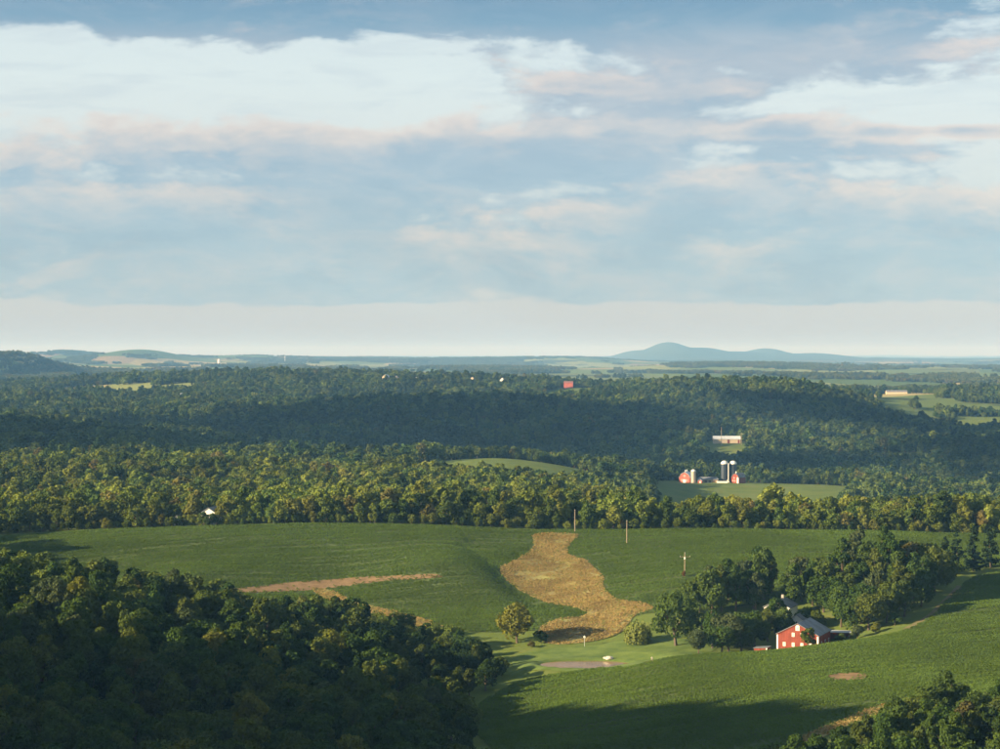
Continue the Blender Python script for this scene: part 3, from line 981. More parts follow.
def place_word(wi, x, y, z, c):
    if wi == 1: return 'in the dark wood beside the lower field'
    if wi == 2: return 'in the belt along the upper field'
    if c > 400 and y > 560: return 'at the pond end of the wood'
    if z > 15: return 'on the hilltop of the wood'
    if y > 655: return 'along the upper field edge of the wood'
    if c > 400: return 'along the lower field edge of the wood'
    if y < 500: return 'low on the shaded slope of the wood'
    return 'halfway up the wooded slope'
size_word = lambda q: 'big ' if q > 1.0 else ('small ' if q < 0.78 else '')
for i in single:
    x, y, s, wi = cand[i]
    k = random.choices(kinds, (4, 3, 3, 2))[0]
    tn = random.choices(tones, ((5, 5, 1.4, 1.2, 0.2) if wi == 0 else (9, 0.6, 0.0, 1, 0.0)) if wi < 2 else ((7, 2, 0.3, 1, 1) if ccol[i] < 450 else (1, 4, 4, 1.5, 1.2)))[0]  # corner wood: shade put into the leaves by choosing deep tones
    if wi == 0 and ccol[i] > 400 and y > 560:
        k = random.choice(['small', 'round', 'round', 'tall']); s *= 1.25 if k == 'small' else 0.95
        tn = random.choice(['deep green', 'deep green', 'grey green'])
    plant_tree('broadleaf_tree', k, random.randrange(3), tn, float(x), float(y), float(s), f'{size_word(s)}{shape_word[k]} {tn} tree {place_word(int(wi), x, y, cz[i], ccol[i])}',
               ['trees in the wood above the pond', 'trees in the corner wood', 'trees in the belt'][int(wi)], sink=0.2, sz=random.uniform(0.9, 1.15))

SRC_NEAR = [source_mesh(f'wood_tree_{q}_{v}', q, 100 + 7 * v + hash_seed(q), 1500, 0.8, 'mixed wood') for q in ('round', 'broad', 'tall', 'vase') for v in range(2)]
P = np.stack([cand[rest, 0], cand[rest, 1], cz[rest] - 0.3], 1)
wr = cand[rest, 3].astype(int)
keep = wr < 2
scatter('wood', 'more trees of the wood in front, beyond those picked out', 'wood', P[keep], cand[rest, 2][keep], SRC_NEAR)

# ---- the belt and the wooded hills behind
def far_field(c, y):
    """True where the photograph shows open land"""
    e = lambda cx, cyy, rx, ry: ((c - cx) / rx) ** 2 + ((y - cyy) / ry) ** 2 < 1
    k = e(500, 1670, 84, 135) | e(560, 1740, 40, 60)
    k |= e(715, 1850, 60, 120) | e(780, 1760, 70, 60) | e(795, 1835, 62, 90) | ((c > 655) & (c < 840) & (y > 1480) & (y < 1800))
    k |= e(120, 2620, 26, 110) | e(245, 2480, 26, 60) | e(726, 2560, 24, 130) | e(575, 3650, 34, 260) | e(320, 3420, 40, 60)
    k |= e(895, 4150, 46, 260) | e(960, 4500, 60, 180) | e(640, 4560, 60, 60) | e(950, 3350, 34, 70) | e(800, 2250, 60, 60) | e(905, 2480, 40, 45) | e(985, 2300, 36, 40)
    k |= (c > 640) & (c < 850) & (y > 990) & (y < 1480)
    k |= e(206, 912, 18, 24) | e(575, 912, 8, 16) | e(860, 1160, 9, 60)
    k |= e(820, 1130, 8, 45) | e(690, 1010, 26, 14) | e(770, 990, 18, 10)
    return k

def wooded(x, y, c):
    n = fbm(x / 420, y / 420, 31)
    k = ~far_field(c, y)
    k &= ~((c > 872) & (y > 3350) & (n < 0.47) & (np.abs(fbm(x / 300, y / 300, 88) - 0.5) > 0.035))
    dome = (c > 585) & (c < 880) & (y > 2300) & (y < 4000)            # the rounded hill is wooded to its top
    k &= dome | (~((y > 3500) & (n < 0.44)) & ~((y > 2300) & (n < 0.33)))
    return k

def hill_points(y0, y1, step, seed, smin, smax, margin=60):
    rng = np.random.default_rng(seed)
    xm = 0.30 * y1
    gx, gy = jgrid(-xm, xm, y0, y1, step, rng)
    c = colpx(gx, gy)
    k = (c > -margin) & (c < 1000 + margin)
    gx, gy, c = gx[k], gy[k], c[k]
    k = wooded(gx, gy, c)
    gx, gy = gx[k], gy[k]
    s = np.clip(rng.lognormal(-0.02, 0.27, len(gx)), 0.45, 1.6) * 0.5 * (smin + smax) * (0.62 + 0.8 * fbm(gx / 70, gy / 70, 77))
    if y0 < 1000:
        s = s * np.where(colpx(gx, gy) > 640, 0.86, 1.0)
    return np.stack([gx, gy, height(gx, gy) - 0.4], 1), s

SRC_CON = [source_mesh(f'hill_conifer_{v}', 'conifer', 650 + v, 420, 1.2, 'conifer needles') for v in range(1)]
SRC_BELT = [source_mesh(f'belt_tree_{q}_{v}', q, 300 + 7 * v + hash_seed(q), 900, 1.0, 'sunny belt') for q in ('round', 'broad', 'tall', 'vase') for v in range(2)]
SRC_HILL = [source_mesh(f'hill_tree_{q}_{v}', q, 500 + 7 * v + hash_seed(q), 380, 1.6, 'mixed wood') for q in ('round', 'broad', 'tall', 'vase') for v in range(3)] + SRC_CON
P, S = hill_points(908, 1500, 6.7, 41, 0.58, 0.92, 260)
brest = rest[wr == 2]
PB = np.stack([cand[brest, 0], cand[brest, 1], cz[brest] - 0.3], 1)
ux = np.arange(-330, 330, 2.6); rng = np.random.default_rng(91)
ux = ux + rng.uniform(-1, 1, len(ux)); ux = ux[~((ux > -139) & (ux < -133.5))]; uy = 899.5 + rng.uniform(-1.5, 3.0, len(ux)) - 0.00008 * ux * ux
P = np.vstack([P, np.stack([ux, uy, height(ux, uy) - 0.6], 1)]); S = np.concatenate([S, rng.uniform(0.22, 0.5, len(ux))])
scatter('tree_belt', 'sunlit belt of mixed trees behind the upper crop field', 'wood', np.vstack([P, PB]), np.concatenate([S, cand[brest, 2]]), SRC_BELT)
P, S = hill_points(1500, 2350, 7.8, 42, 0.62, 1.0)
P2, S2 = hill_points(2350, 4700, 9.4, 43, 0.68, 1.18)
scatter('wooded_hills', 'wooded hills behind the tree belt', 'wood', np.vstack([P, P2]), np.concatenate([S, S2]), SRC_HILL)

def clump_mesh(name, seed, material):
    rng = np.random.default_rng(seed)
    Vs = []; Qs = []; n = 0
    for k in range(9):
        q = KINDS[random.Random(seed * 31 + k).choice(['round', 'tall', 'broad'])]
        V, Q = crown_arrays(seed * 13 + k, q['Rx'] * 1.25, 0.0, q['z1'] * rng.uniform(0.85, 1.15), 8, 110, 3.2, q['shape'])
        V = V + np.array([rng.uniform(-19, 19), rng.uniform(-19, 19), 0])
        Vs.append(V); Qs.append(Q + n); n += len(V)
    me = arr_mesh(name, np.vstack(Vs), np.vstack(Qs), smooth=False)
    me.materials.append(MATS[material])
    return bpy.data.objects.new(name, me)
SRC_CLUMP = [clump_mesh(f'far_clump_{k}', 900 + k, 'far wood') for k in range(5)]
rng = np.random.default_rng(44)
FP = []; FS = []
for y0, y1, step in [(4700, 7500, 34), (7500, 12000, 44), (12000, 19000, 62)]:
    gx, gy = jgrid(-0.30 * y1, 0.30 * y1, y0, y1, step, rng)
    c = colpx(gx, gy)
    n = fbm(gx / 520, gy / 900, 51, 5)
    hd = np.abs(fbm(gx / 900, gy / 260, 52, 3) - 0.5) < 0.018          # hedgerows
    k = (c > -40) & (c < 1040) & ((n > np.where(c > 820, 0.67, 0.60)) | (hd & (n > 0.50)) | ((c < 70) & (gy > 5800) & (gy < 7800)))
    gx, gy = gx[k], gy[k]
    FP.append(np.stack([gx, gy, height(gx, gy) - 0.5], 1)); FS.append(rng.uniform(0.8, 1.15, len(gx)) * step / 36)
scatter('far_woods', 'far woods and hedgerows on the hazy plain', 'wood', np.vstack(FP), np.concatenate(FS), SRC_CLUMP, zs=np.concatenate([np.full(len(f), 36.0 / st) for f, st in zip(FP, (34, 44, 62))]))

# ------------------------------------------------------------------ crops and dry grass
def tuft(name, seed, n, hgt, rad, size, material, up=0.9):
    rng = np.random.default_rng(seed)
    a = rng.uniform(0, 6.28, n); r = rad * np.sqrt(rng.uniform(0, 1, n))
    P = np.stack([r * np.cos(a), r * np.sin(a), hgt * rng.uniform(0.25, 1.0, n)], 1)
    N = np.stack([np.cos(a) * 0.8, np.sin(a) * 0.8, np.full(n, up)], 1) + rng.normal(size=(n, 3)) * 0.5
    V, Q = quads_at(P, N, size, rng)
    me = arr_mesh(name, V, Q, smooth=False)
    me.materials.append(MATS[material])
    return bpy.data.objects.new(name, me)

def rows(poly, skips, ang, dr, ds, seed, curve=0.0, even=False):
    """plants in long contour rows, thinner in places"""
    rng = np.random.default_rng(seed)
    c0 = poly.mean(0)
    L = np.abs(poly - c0).max() * 1.5
    u, v = np.meshgrid(np.arange(-L, L, ds), np.arange(-L, L, dr))
    u = (u + rng.uniform(-0.4, 0.4, u.shape) * ds).ravel(); v = (v + rng.uniform(-0.2, 0.2, v.shape) * dr).ravel()
    v2 = v + 14 * (fbm(u / 120 + 9, v / 240 + 3, seed) - 0.5) + curve * u * u
    x = c0[0] + u * math.cos(ang) - v2 * math.sin(ang); y = c0[1] + u * math.sin(ang) + v2 * math.cos(ang)
    k = in_poly(x, y, poly)
    x, y, u, v = x[k], y[k], u[k], v[k]
    for s in skips:
        k = ~in_poly(x + rng.normal(size=len(x)) * 1.1, y + rng.normal(size=len(x)) * 2.2, s); x, y, u, v = x[k], y[k], u[k], v[k]
    streak = fbm(u / 30, v / 2.2, seed + 3, 3) if not even else fbm(x / 7, y / 7, seed + 3, 4)
    k = rng.uniform(0, 1, len(x)) < np.clip((streak - 0.20) * 5, 0.45 if not even else 0.2, 1)
    x, y, streak = x[k], y[k], streak[k]
    s = rng.uniform(0.85, 1.15, len(x)) * (0.72 + 0.56 * streak)
    if not even:
        s = s * np.where(np.mod(np.round(v[k] / dr), 9) == 0, 0.62, 1.0)
    return np.stack([x, y, height(x, y) + 0.08], 1), s

CROPS = [tuft(f'crop_plant_{k}', 700 + k, 20, 0.55, 0.46, 0.27, 'crop leaves', 1.5) for k in range(4)]
P, S = rows(UPPER, (STUB, SOIL, TAN), R(4), 1.05, 0.8, 61, -0.0006)
scatter('crop', 'rows of leafy green crop on the upper field', 'crop', P, S, CROPS)
k0 = colpx(LOWER[:, 0], LOWER[:, 1])
P, S = rows(LOWER, (SPOT, MARG), R(12), 1.0, 0.75, 62, 0.0004)
cc = colpx(P[:, 0], P[:, 1]); k = (cc > 440) & (cc < 1050)
CROPS2 = [tuft(f'crop_plant_low_{k}', 720 + k, 20, 0.55, 0.46, 0.27, 'crop leaves', 1.5) for k in range(4)]
scatter('crop', 'rows of leafy green crop on the field before the barn', 'crop', P[k], S[k], CROPS2)
DRY = [tuft(f'dry_tuft_{k}', 740 + k, 14, 0.5, 0.5, 0.32, 'dry grass', 0.5) for k in range(4)]
P1, S1 = rows(STUB, (), R(70), 1.1, 0.9, 63, even=True)
P2, S2 = rows(TAN, (), R(70), 1.1, 0.9, 64, even=True)
P3, S3 = rows(MARG, (), R(70), 1.1, 0.9, 65, even=True)
scatter('dry_grass', 'dry tan grass on the strip between the crops', 'grass', np.vstack([P1, P2, P3]), np.concatenate([S1, S2, S3]), DRY)

# ------------------------------------------------------------------ single trees round the pond and the barn
BG = 'trees of the barn grove'
def stand(name, kind, var, tone, px, Y, s, label, group=None, sz=1.0, bark='bark', cat='tree'):
    x, y = pY(px, Y)
    return plant_tree(name, kind, var, tone, x, y, s, label, group, sink=0.1, sz=sz, bark=bark, cat=cat)

stand('broadleaf_tree', 'bushy', 3, 'yellow green', 517, 698, 1.32, 'lone sunlit yellow-green tree between the wood and the pond', sz=0.92)
stand('shrub', 'small', 3, 'deep green', 541, 696, 0.82, 'dark bush beside the lone sunlit tree near the pond', sz=0.8, cat='shrub')
stand('shrub', 'small', 4, 'bronze green', 531, 690, 0.5, 'low brownish bush at the foot of the lone sunlit tree', sz=0.7, cat='shrub')
stand('willow_tree', 'willow', 0, 'willow leaves', 638, 684, 1.02, 'pale weeping willow at the edge of the lawn')
stand('broadleaf_tree', 'broad', 4, 'deep green', 676, 676, 1.36, 'great round tree with a pale trunk next to the willow', sz=1.12)
for px, Y, k, v, tn, s, sz, lab in [
    (712, 716, 'round', 3, 'deep green', 1.2, 1.15, 'tall dark round tree behind the great round tree'),
    (699, 655, 'round', 4, 'grey green', 0.82, 0.85, 'grey-green bushy tree on the lawn corner below the grove'),
    (722, 660, 'broad', 5, 'deep green', 0.92, 0.85, 'low spreading dark tree between lawn corner and shed'),
    (742, 668, 'round', 5, 'deep green', 0.95, 0.95, 'dark round tree directly behind the small red shed'),
    (736, 722, 'tall', 3, 'deep green', 1.05, 1.0, 'tall dark tree rising at the back of the grove'),
    (756, 722, 'tall', 4, 'grey green', 0.95, 1.0, 'slim grey-green tree at the back of the grove'),
    (768, 681, 'vase', 3, 'olive green', 0.95, 0.9, 'olive tree half hiding the white farmhouse'),
    (775, 692, 'vase', 5, 'deep green', 0.92, 0.9, 'dark open tree in front of the white farmhouse gable'),
    (784, 694, 'round', 3, 'olive green', 0.62, 0.95, 'small round tree against the farmhouse wall'),
    (780, 683, 'round', 4, 'deep green', 0.72, 0.9, 'dark round tree beside the barn corner hiding the farmhouse'),
    (806, 698, 'bushy', 4, 'deep green', 0.62, 0.9, 'dark bushy tree behind the barn roof'),
    (818, 694, 'bushy', 5, 'olive green', 0.6, 0.9, 'olive bushy tree behind the lower end of the barn roof'),
    (784, 689, 'round', 5, 'deep green', 0.9, 0.9, 'dark tree standing over the farmhouse roof'),
    (793, 716, 'tall', 3, 'deep green', 1.1, 1.0, 'tall dark tree behind the farmhouse chimney'),
    (802, 730, 'round', 5, 'grey green', 1.25, 1.1, 'grey-green tree joining the two halves of the grove'),
    (813, 722, 'vase', 3, 'deep green', 1.15, 1.05, 'dark spreading tree joining the grove behind the barn'),
    (824, 712, 'broad', 5, 'deep green', 1.0, 1.1, 'broad dark tree behind the far end of the barn'),
    (786, 687, 'small', 3, 'olive green', 0.95, 1.0, 'small olive tree close to the corner of the white farmhouse'),
    (772, 745, 'tall', 5, 'yellow green', 0.8, 1.0, 'light green slender tree behind the white farmhouse'),
    (803, 750, 'vase', 4, 'bronze green', 0.85, 1.05, 'thin bronze-tinted tree behind the white outbuilding'),
    (820, 735, 'round', 3, 'yellow green', 0.7, 0.95, 'small light green tree behind the barn roof'),
    (809, 646, 'small', 5, 'olive green', 0.9, 1.1, 'young leafy tree in front of the red barn wall'),
    (838, 700, 'round', 4, 'deep green', 1.05, 1.05, 'dark tree directly behind the open shed'),
    (850, 712, 'tall', 3, 'olive green', 1.05, 1.0, 'tall olive tree in the thick of the grove'),
    (862, 690, 'broad', 4, 'deep green', 1.05, 1.1, 'broad dark tree at the front of the grove beside the barn'),
    (868, 735, 'tall', 4, 'deep green', 1.2, 1.12, 'tallest dark tree in the middle of the grove'),
    (884, 742, 'tall', 5, 'deep green', 1.28, 1.15, 'towering dark tree topping the whole grove'),
    (880, 700, 'round', 5, 'grey green', 1.15, 1.15, 'grey-green tree in front of the towering dark one'),
    (897, 712, 'tall', 3, 'deep green', 1.15, 1.05, 'straight dark tree beside the towering one'),
    (905, 690, 'broad', 3, 'olive green', 0.95, 1.1, 'olive-tinted tree at the front edge of the grove'),
    (912, 735, 'vase', 5, 'bronze green', 1.15, 1.1, 'bronze-tinted tree near the farm track'),
    (922, 705, 'round', 3, 'deep green', 1.0, 1.1, 'dark round tree beside the farm track'),
    (930, 728, 'tall', 4, 'deep green', 1.02, 1.0, 'narrow dark tree above the farm track'),
    (842, 662, 'small', 4, 'olive green', 0.7, 0.7, 'low bush at the end of the open shed'),
    (858, 666, 'small', 5, 'grey green', 0.8, 0.8, 'round bush below the front of the grove'),
    (876, 670, 'small', 3, 'yellow green', 0.72, 0.7, 'light green bush below the grove'),
    (895, 676, 'small', 4, 'deep green', 0.85, 0.75, 'dark bush below the grove near the field corner')]:
    stand('shrub' if k == 'small' and s < 0.9 and 'bush' in lab else 'broadleaf_tree', k, v, tn, px, Y, s, lab, BG, sz, cat='shrub' if 'bush' in lab else 'tree')
for px, Y, s, lab in [(946, 765, 1.0, 'dark conifer nearest the grove in the conifer row'), (957, 775, 1.05, 'dark conifer, second from the grove in the row'),
                      (974, 782, 1.12, 'tall dark conifer in the middle of the row'), (991, 790, 1.05, 'dark conifer at the far end of the row from the grove'),
                      (936, 760, 0.9, 'small dark conifer tucked against the grove')]:
    stand('conifer_tree', 'conifer', int(px) % 3, 'conifer needles', px, Y, s, lab, 'conifers beside the grove')

# the thick of the grove
rg = random.Random(12)
fill_words = {'deep green': 'dark', 'olive green': 'olive', 'grey green': 'grey-green'}
def fill_tree(px, Y, smin, smax, where, low=False):
    k = rg.choice(['round', 'broad', 'bushy'] if low else ['round', 'broad', 'tall', 'tall', 'vase'])
    tn = rg.choices(['deep green', 'olive green', 'grey green'], (6, 2, 1.5))[0]
    s_ = rg.uniform(smin, smax)
    stand('broadleaf_tree', k, 3 + rg.randrange(3), tn, px, Y, s_, f'{shape_word[k]} {fill_words[tn]} tree {where}', BG, rg.uniform(1.0, 1.15))
for px, Y in [(700, 722), (722, 722), (728, 738), (752, 724), (745, 738), (712, 732), (758, 748), (690, 718), (712, 670), (728, 664), (744, 666), (755, 672), (719, 676), (738, 676), (738, 730), (765, 735)]:
    fill_tree(px + rg.uniform(-3, 3), Y, 0.85, 1.2 if Y > 680 else 0.98, 'packed in the grove between the great tree and the farmhouse', Y < 680)
for px, Y in [(832, 745), (845, 735), (856, 748), (872, 722), (889, 728), (902, 748), (920, 752), (932, 742), (842, 690), (855, 680), (870, 678), (886, 684), (898, 700), (912, 712), (926, 720), (934, 732), (862, 712), (828, 720)]:
    fill_tree(px + rg.uniform(-3, 3), Y, 1.02, 1.4 if Y > 700 else 1.1, 'packed in the grove between the barn and the track', Y < 690)

for px, Y, s_, lb in [(203.5, 896, 0.52, 'dark tree half covering the cream house in the belt'), (212.5, 896.5, 0.46, 'smaller dark tree at the corner of the cream house'), (207.5, 894.5, 0.3, 'bush before the door of the cream house')]:
    stand('broadleaf_tree', 'round', 3, 'deep green', px, Y, s_, lb)

# ------------------------------------------------------------------ buildings
def window(parent, x, z, w, h, y, face=-1, frame='white paint', pane='dark glass', axis='y', arch=False, name='window'):
    """a framed window on a wall lying in the plane y (or x when axis is x); face gives the side it looks to"""
    m = MB(); g = MB()
    d0, d1 = sorted((y + face * 0.002, y + face * 0.08))
    e0, e1 = sorted((y + face * 0.082, y + face * 0.10))
    b = 0.2 * w
    def bx(mb, a0, a1, z0, z1, p, q):
        mb.box(a0, a1, p, q, z0, z1) if axis == 'y' else mb.box(p, q, a0, a1, z0, z1)
    bx(m, x - w / 2, x + w / 2, z - h / 2, z + h / 2, d0, d1)
    if arch:
        n = 10
        m.prism([(x + w / 2 * math.cos(math.pi * i / n), z + h / 2 + 0.001 + w * 0.45 * math.sin(math.pi * i / n)) for i in range(n + 1)], d0, d1)
    f = m.build(name, frame, parent)
    bx(g, x - w / 2 + b, x + w / 2 - b, z - h / 2 + b, z + h / 2 - b * 0.8, e0, e1)
    g.build('pane', pane, f)
    return f

def gable_roof(mb, w, y0, y1, eave, ridge, over=0.4, th=0.22):
    s = (ridge - eave) / (w / 2)
    for sg in (-1, 1):
        xo = sg * (w / 2 + over)
        zo = eave - over * s
        mb.prism([(0.0, ridge + 0.004), (xo, zo + 0.004), (xo, zo + th), (0.0, ridge + th)], y0 - over, y1 + over)
    return mb

def house(name, label, cat, px, Y, w, l, eave, ridge, rz, wall, roof, wins=(), doors=(), z=None, group=None, base=0.6, chimney=False):
    """gabled building: gable in the local xz plane at y=0, the length runs to +y"""
    x, y = pY(px, Y)
    zz = h1(x, y) if z is None else z
    o = thing(name, label, cat, (x, y, zz), rz, group)
    MB().prism([(-w / 2, -base), (w / 2, -base), (w / 2, eave), (0, ridge), (-w / 2, eave)], 0, l).build('wall', wall, o)
    rf = gable_roof(MB(), w, 0, l, eave, ridge).build('roof', roof, o)
    if chimney:
        MB().box(-0.45, 0.45, l * 0.7, l * 0.7 + 0.9, ridge - 0.8, ridge + 1.3).build('chimney', 'foundation stone', rf)
    for a in wins:
        window(o, *a[:4], **a[4])
    for (xx, z0, ww, hh, m, kw) in doors:
        MB().box(xx - ww / 2, xx + ww / 2, -0.06, -0.003, z0, z0 + hh).build('door', m, o)
    return o

# the red barn
bx_, by_ = pY(798, 655)
rb = thing('red_barn', 'red wooden barn with white windows and grey roof', 'barn', (bx_, by_, -1.6), R(-24))
W, L, E, RG = 14.4, 16.0, 6.5, 10.2
MB().prism([(-W / 2, -1.5), (W / 2, -1.5), (W / 2, E), (0, RG), (-W / 2, E)], 0, L).build('wall', 'red boards', rb)
gable_roof(MB(), W, 0, L, E, RG, 0.35, 0.2).build('roof', 'grey metal roof', rb)
for sx in (-1, 1):
    xx = sx * (W / 2 - 0.22)
    MB().box(xx - 0.27, xx + 0.27, -0.10, -0.003, -1.2, E - 0.25).build('corner_board', 'white paint', rb)
MB().prism([(-W / 2 - 0.1, E - 0.32), (0, RG - 0.28), (W / 2 + 0.1, E - 0.32), (W / 2 + 0.1, E - 0.06), (0, RG - 0.02), (-W / 2 - 0.1, E - 0.06)], -0.20, -0.13).build('rake_board', 'red boards', rb)
window(rb, 0.0, 8.55, 1.35, 1.35, 0.0, arch=True, pane='pale glass')
for xx, zz in [(-1.5, 6.45), (1.5, 6.45), (-4.6, 3.1), (-1.5, 3.1), (1.5, 3.1), (4.4, 3.1)]:
    window(rb, xx, zz, 0.95, 1.35, 0.0, pane='pale glass')
for yy in (4.0, 9.0, 13.5):
    window(rb, yy, 3.4, 1.0, 1.4, W / 2, face=1, axis='x', pane='dark glass')
MB().box(-3.2, 3.2, -0.09, -0.003, -1.4, 0.4).build('door', 'white paint', rb)

x, y = pY(761, 651)
o = thing('small_shed', 'low dark red shed with a white corner left of the barn', 'shed', (x, y, h1(x, y)), R(-24))
o['label'] = 'low dark red shed with a white corner board beside the lawn'
MB().prism([(-2.3, -1.0), (2.3, -1.0), (2.3, 2.3), (-2.3, 1.9)], 0, 3.6).build('wall', 'red boards', o)
MB().prism([(-2.6, 1.90), (2.6, 2.34), (2.6, 2.48), (-2.6, 2.04)], -0.3, 3.9).build('roof', 'grey metal roof', o)
MB().box(1.85, 2.29, -0.1, -0.003, -0.8, 2.2).build('corner_board', 'white paint', o)

x, y = pY(840, 672)
o = thing('open_shed', 'dark open-fronted shed with a pale roof against the barn', 'shed', (x, y, h1(x, y) - 0.3), R(-10))
MB().box(-3.6, 3.6, 4.0, 4.2, -0.6, 2.6).build('back_wall', 'red boards', o)
for sx in (-1, 1):
    MB().box(sx * 3.5 - 0.1, sx * 3.5 + 0.1, 0.2, 3.998, -0.6, 2.6).build('side_wall', 'red boards', o)
for xx in (-3.2, 0, 3.2):
    MB().box(xx - 0.1, xx + 0.1, -0.1, 0.1, -0.6, 2.9).build('post', 'weathered wood', o)
MB().prism([(-4.0, 2.91), (4.0, 2.91), (4.0, 3.06), (-4.0, 3.06)], -0.6, 4.6).build('roof', 'pale metal roof', o)

WHITE = dict(y=0.0, pane='dark glass', frame='white paint')
o = house('farmhouse', 'white two storey farmhouse glimpsed between the trees behind the barn', 'house', 777, 704, 9.5, 11, 5.6, 8.0, R(-24), 'white paint', 'grey metal roof',
      wins=[(xx, zz, 1.0, 1.5, WHITE) for xx in (-3, 0, 3) for zz in (1.8, 4.6)], doors=[(1.5, 0.0, 1.1, 2.1, 'weathered wood', {})], chimney=True)
o = house('outbuilding', 'small white outbuilding with a pale roof behind the barn ridge', 'outbuilding', 797, 692, 4.4, 6.0, 4.2, 5.8, R(-24), 'white paint', 'grey metal roof',
      wins=[(0.0, 3.0, 0.8, 1.1, WHITE)])

# house behind the belt, glimpsed through the trees
house('white_house', 'cream house half hidden behind the belt of trees', 'house', 208, 902, 8.0, 10, 5.0, 7.6, R(-14), 'white paint', 'grey metal roof',
      wins=[(xx, zz, 1.0, 1.4, WHITE) for xx in (-2.4, 0.0, 2.4) for zz in (1.5, 3.9)], doors=[(-1.2, 0.0, 1.0, 2.1, 'weathered wood', {})])
house('garden_shed', 'narrow pale shed in a gap of the tree belt', 'shed', 176.5, 902, 2.8, 4, 3.2, 4.6, R(-14), 'white paint', 'grey metal roof', doors=[(0.0, 0.0, 1.0, 2.1, 'weathered wood', {})])
house('white_cottage', 'small white cottage in a gap among the far side of the tree belt', 'house', 860, 1176, 6.5, 9, 4.6, 7.6, R(-14), 'white paint', 'grey metal roof',
      wins=[(xx, 2.2, 1.0, 1.4, WHITE) for xx in (-1.6, 1.6)])

# the farm on the rise: barns, silos, sheds
def ground_at(px, Y):
    x, y = pY(px, Y)
    return (x, y, h1(x, y))

def gambrel(W_, E_, M_, T_, k=0.62):
    return [(-W_ / 2, -1.0), (W_ / 2, -1.0), (W_ / 2, E_), (W_ / 2 * k, M_), (0, T_), (-W_ / 2 * k, M_), (-W_ / 2, E_)]

def gambrel_barn(name, label, px, Y, W_, L_, E_, M_, T_, rz, wall, roof):
    o = thing(name, label, 'barn', ground_at(px, Y), rz)
    pr = gambrel(W_, E_, M_, T_)
    MB().prism(pr, 0, L_).build('wall', wall, o)
    m = MB()
    up = [(x * 1.05, z) for x, z in pr[2:]]
    for (x0, z0), (x1, z1) in zip(up[:-1], up[1:]):
        m.prism([(x0, z0 + 0.01), (x1, z1 + 0.01), (x1, z1 + 0.3), (x0, z0 + 0.3)], -0.4, L_ + 0.4)
    m.build('roof', roof, o)
    return o

o = gambrel_barn('round_roof_barn', 'faded red barn with a rounded roof beside the concrete silo', 684.5, 1895, 11.0, 16, 4.6, 8.2, 10.0, R(-20), 'faded red boards', 'pale metal roof')
for k, (xx, zz, w_, h_) in enumerate([(-2.6, 2.4, 1.2, 1.5), (2.6, 2.4, 1.2, 1.5), (0, 6.6, 1.6, 1.6)]):
    window(o, xx, zz, w_, h_, 0.0)
MB().box(-1.4, 1.4, -0.1, -0.003, -0.4, 3.2).build('door', 'white paint', o)
for yy in (4, 10):
    MB().lathe([(0.5, 10.1), (0.5, 11.4), (0.75, 11.5), (0.1, 12.3)], 10, 0, yy).build('roof_ventilator', 'pale metal roof', o)

def silo(name, label, px, Y, r, h, dome, body, top, group=None, hoops=0):
    o = thing(name, label, 'silo', ground_at(px, Y), 0, group)
    MB().lathe([(r, -1.0), (r, h)], 28).build('body', body, o)
    MB().lathe([(r * 1.03 * math.cos(a_), h + 0.01 + dome * math.sin(a_)) for a_ in np.linspace(0, 1.5, 9)], 28).build('dome', top, o)
    for k in range(hoops):
        MB().lathe([(r + 0.06, h * (k + 0.6) / hoops), (r + 0.06, h * (k + 0.6) / hoops + 0.15)], 28).build('hoop', body, o)
    return o
silo('concrete_silo', 'pale concrete silo with a white dome beside the faded barn', 693.6, 1893, 2.3, 11.2, 1.9, 'concrete', 'white paint', hoops=5)
o = silo('steel_silo', 'dark steel silo with white dome nearer the low grey shed', 724.6, 1905, 3.5, 18.0, 3.2, 'dark silo steel', 'white paint', 'pair of dark steel silos')
silo('steel_silo', 'dark steel silo with white dome behind the red gabled barn', 733.3, 1907, 3.5, 18.0, 3.2, 'dark silo steel', 'white paint', 'pair of dark steel silos')
x, y, z = ground_at(728.6, 1900)
o = thing('filler_pipe', 'white upright filler pipe between the two dark silos', 'pipe', (x, y, z))
MB().tube([(0, 0, -0.5), (0, 0, 17.6), (0.6, 0.4, 18.6)], [0.42, 0.42, 0.42], 10).build('pipe', 'white paint', o)
MB().box(-0.8, 0.8, -0.8, 0.8, -0.6, 1.2).build('blower_box', 'white paint', o)

o = thing('low_shed', 'long low shed with a grey roof between the silos', 'shed', ground_at(708, 1898), R(-6))
MB().prism([(-10.0, -1), (10.0, -1), (10.0, 2.9), (-10.0, 2.9)], 0, 9).build('wall', 'weathered wood', o)
m = MB()
m.v += [(-10.6, -0.6, 2.95), (10.6, -0.6, 2.95), (8.6, 4.5, 5.4), (-7.6, 4.5, 5.4), (-10.6, 9.6, 2.95), (10.6, 9.6, 2.95)]
m.f += [(0, 1, 2, 3), (3, 2, 5, 4), (0, 3, 4), (1, 5, 2), (0, 4, 5, 1)]
m.build('roof', 'grey metal roof', o)
for xx in (-6, -2, 2, 6):
    MB().box(xx - 1.2, xx + 1.2, -0.06, -0.003, -0.2, 2.3).build('door', 'bark', o)
o = house('milk_house', 'tiny pink-white milk house at the end of the low shed', 'shed', 700, 1888, 4.0, 4, 2.2, 3.6, R(-12), 'faded red boards', 'pale metal roof', doors=[(0.3, 0.0, 1.2, 1.9, 'white paint', {})])
o = thing('bunker_wall', 'low white bunker wall in front of the dark silos', 'wall', ground_at(722.5, 1890), R(-4))
MB().box(-5.2, 5.2, 0, 0.6, -1, 1.7).build('front_wall', 'white paint', o)
MB().box(-5.2, -4.6, 0.602, 7.0, -1, 1.9).build('side_wall', 'concrete', o)
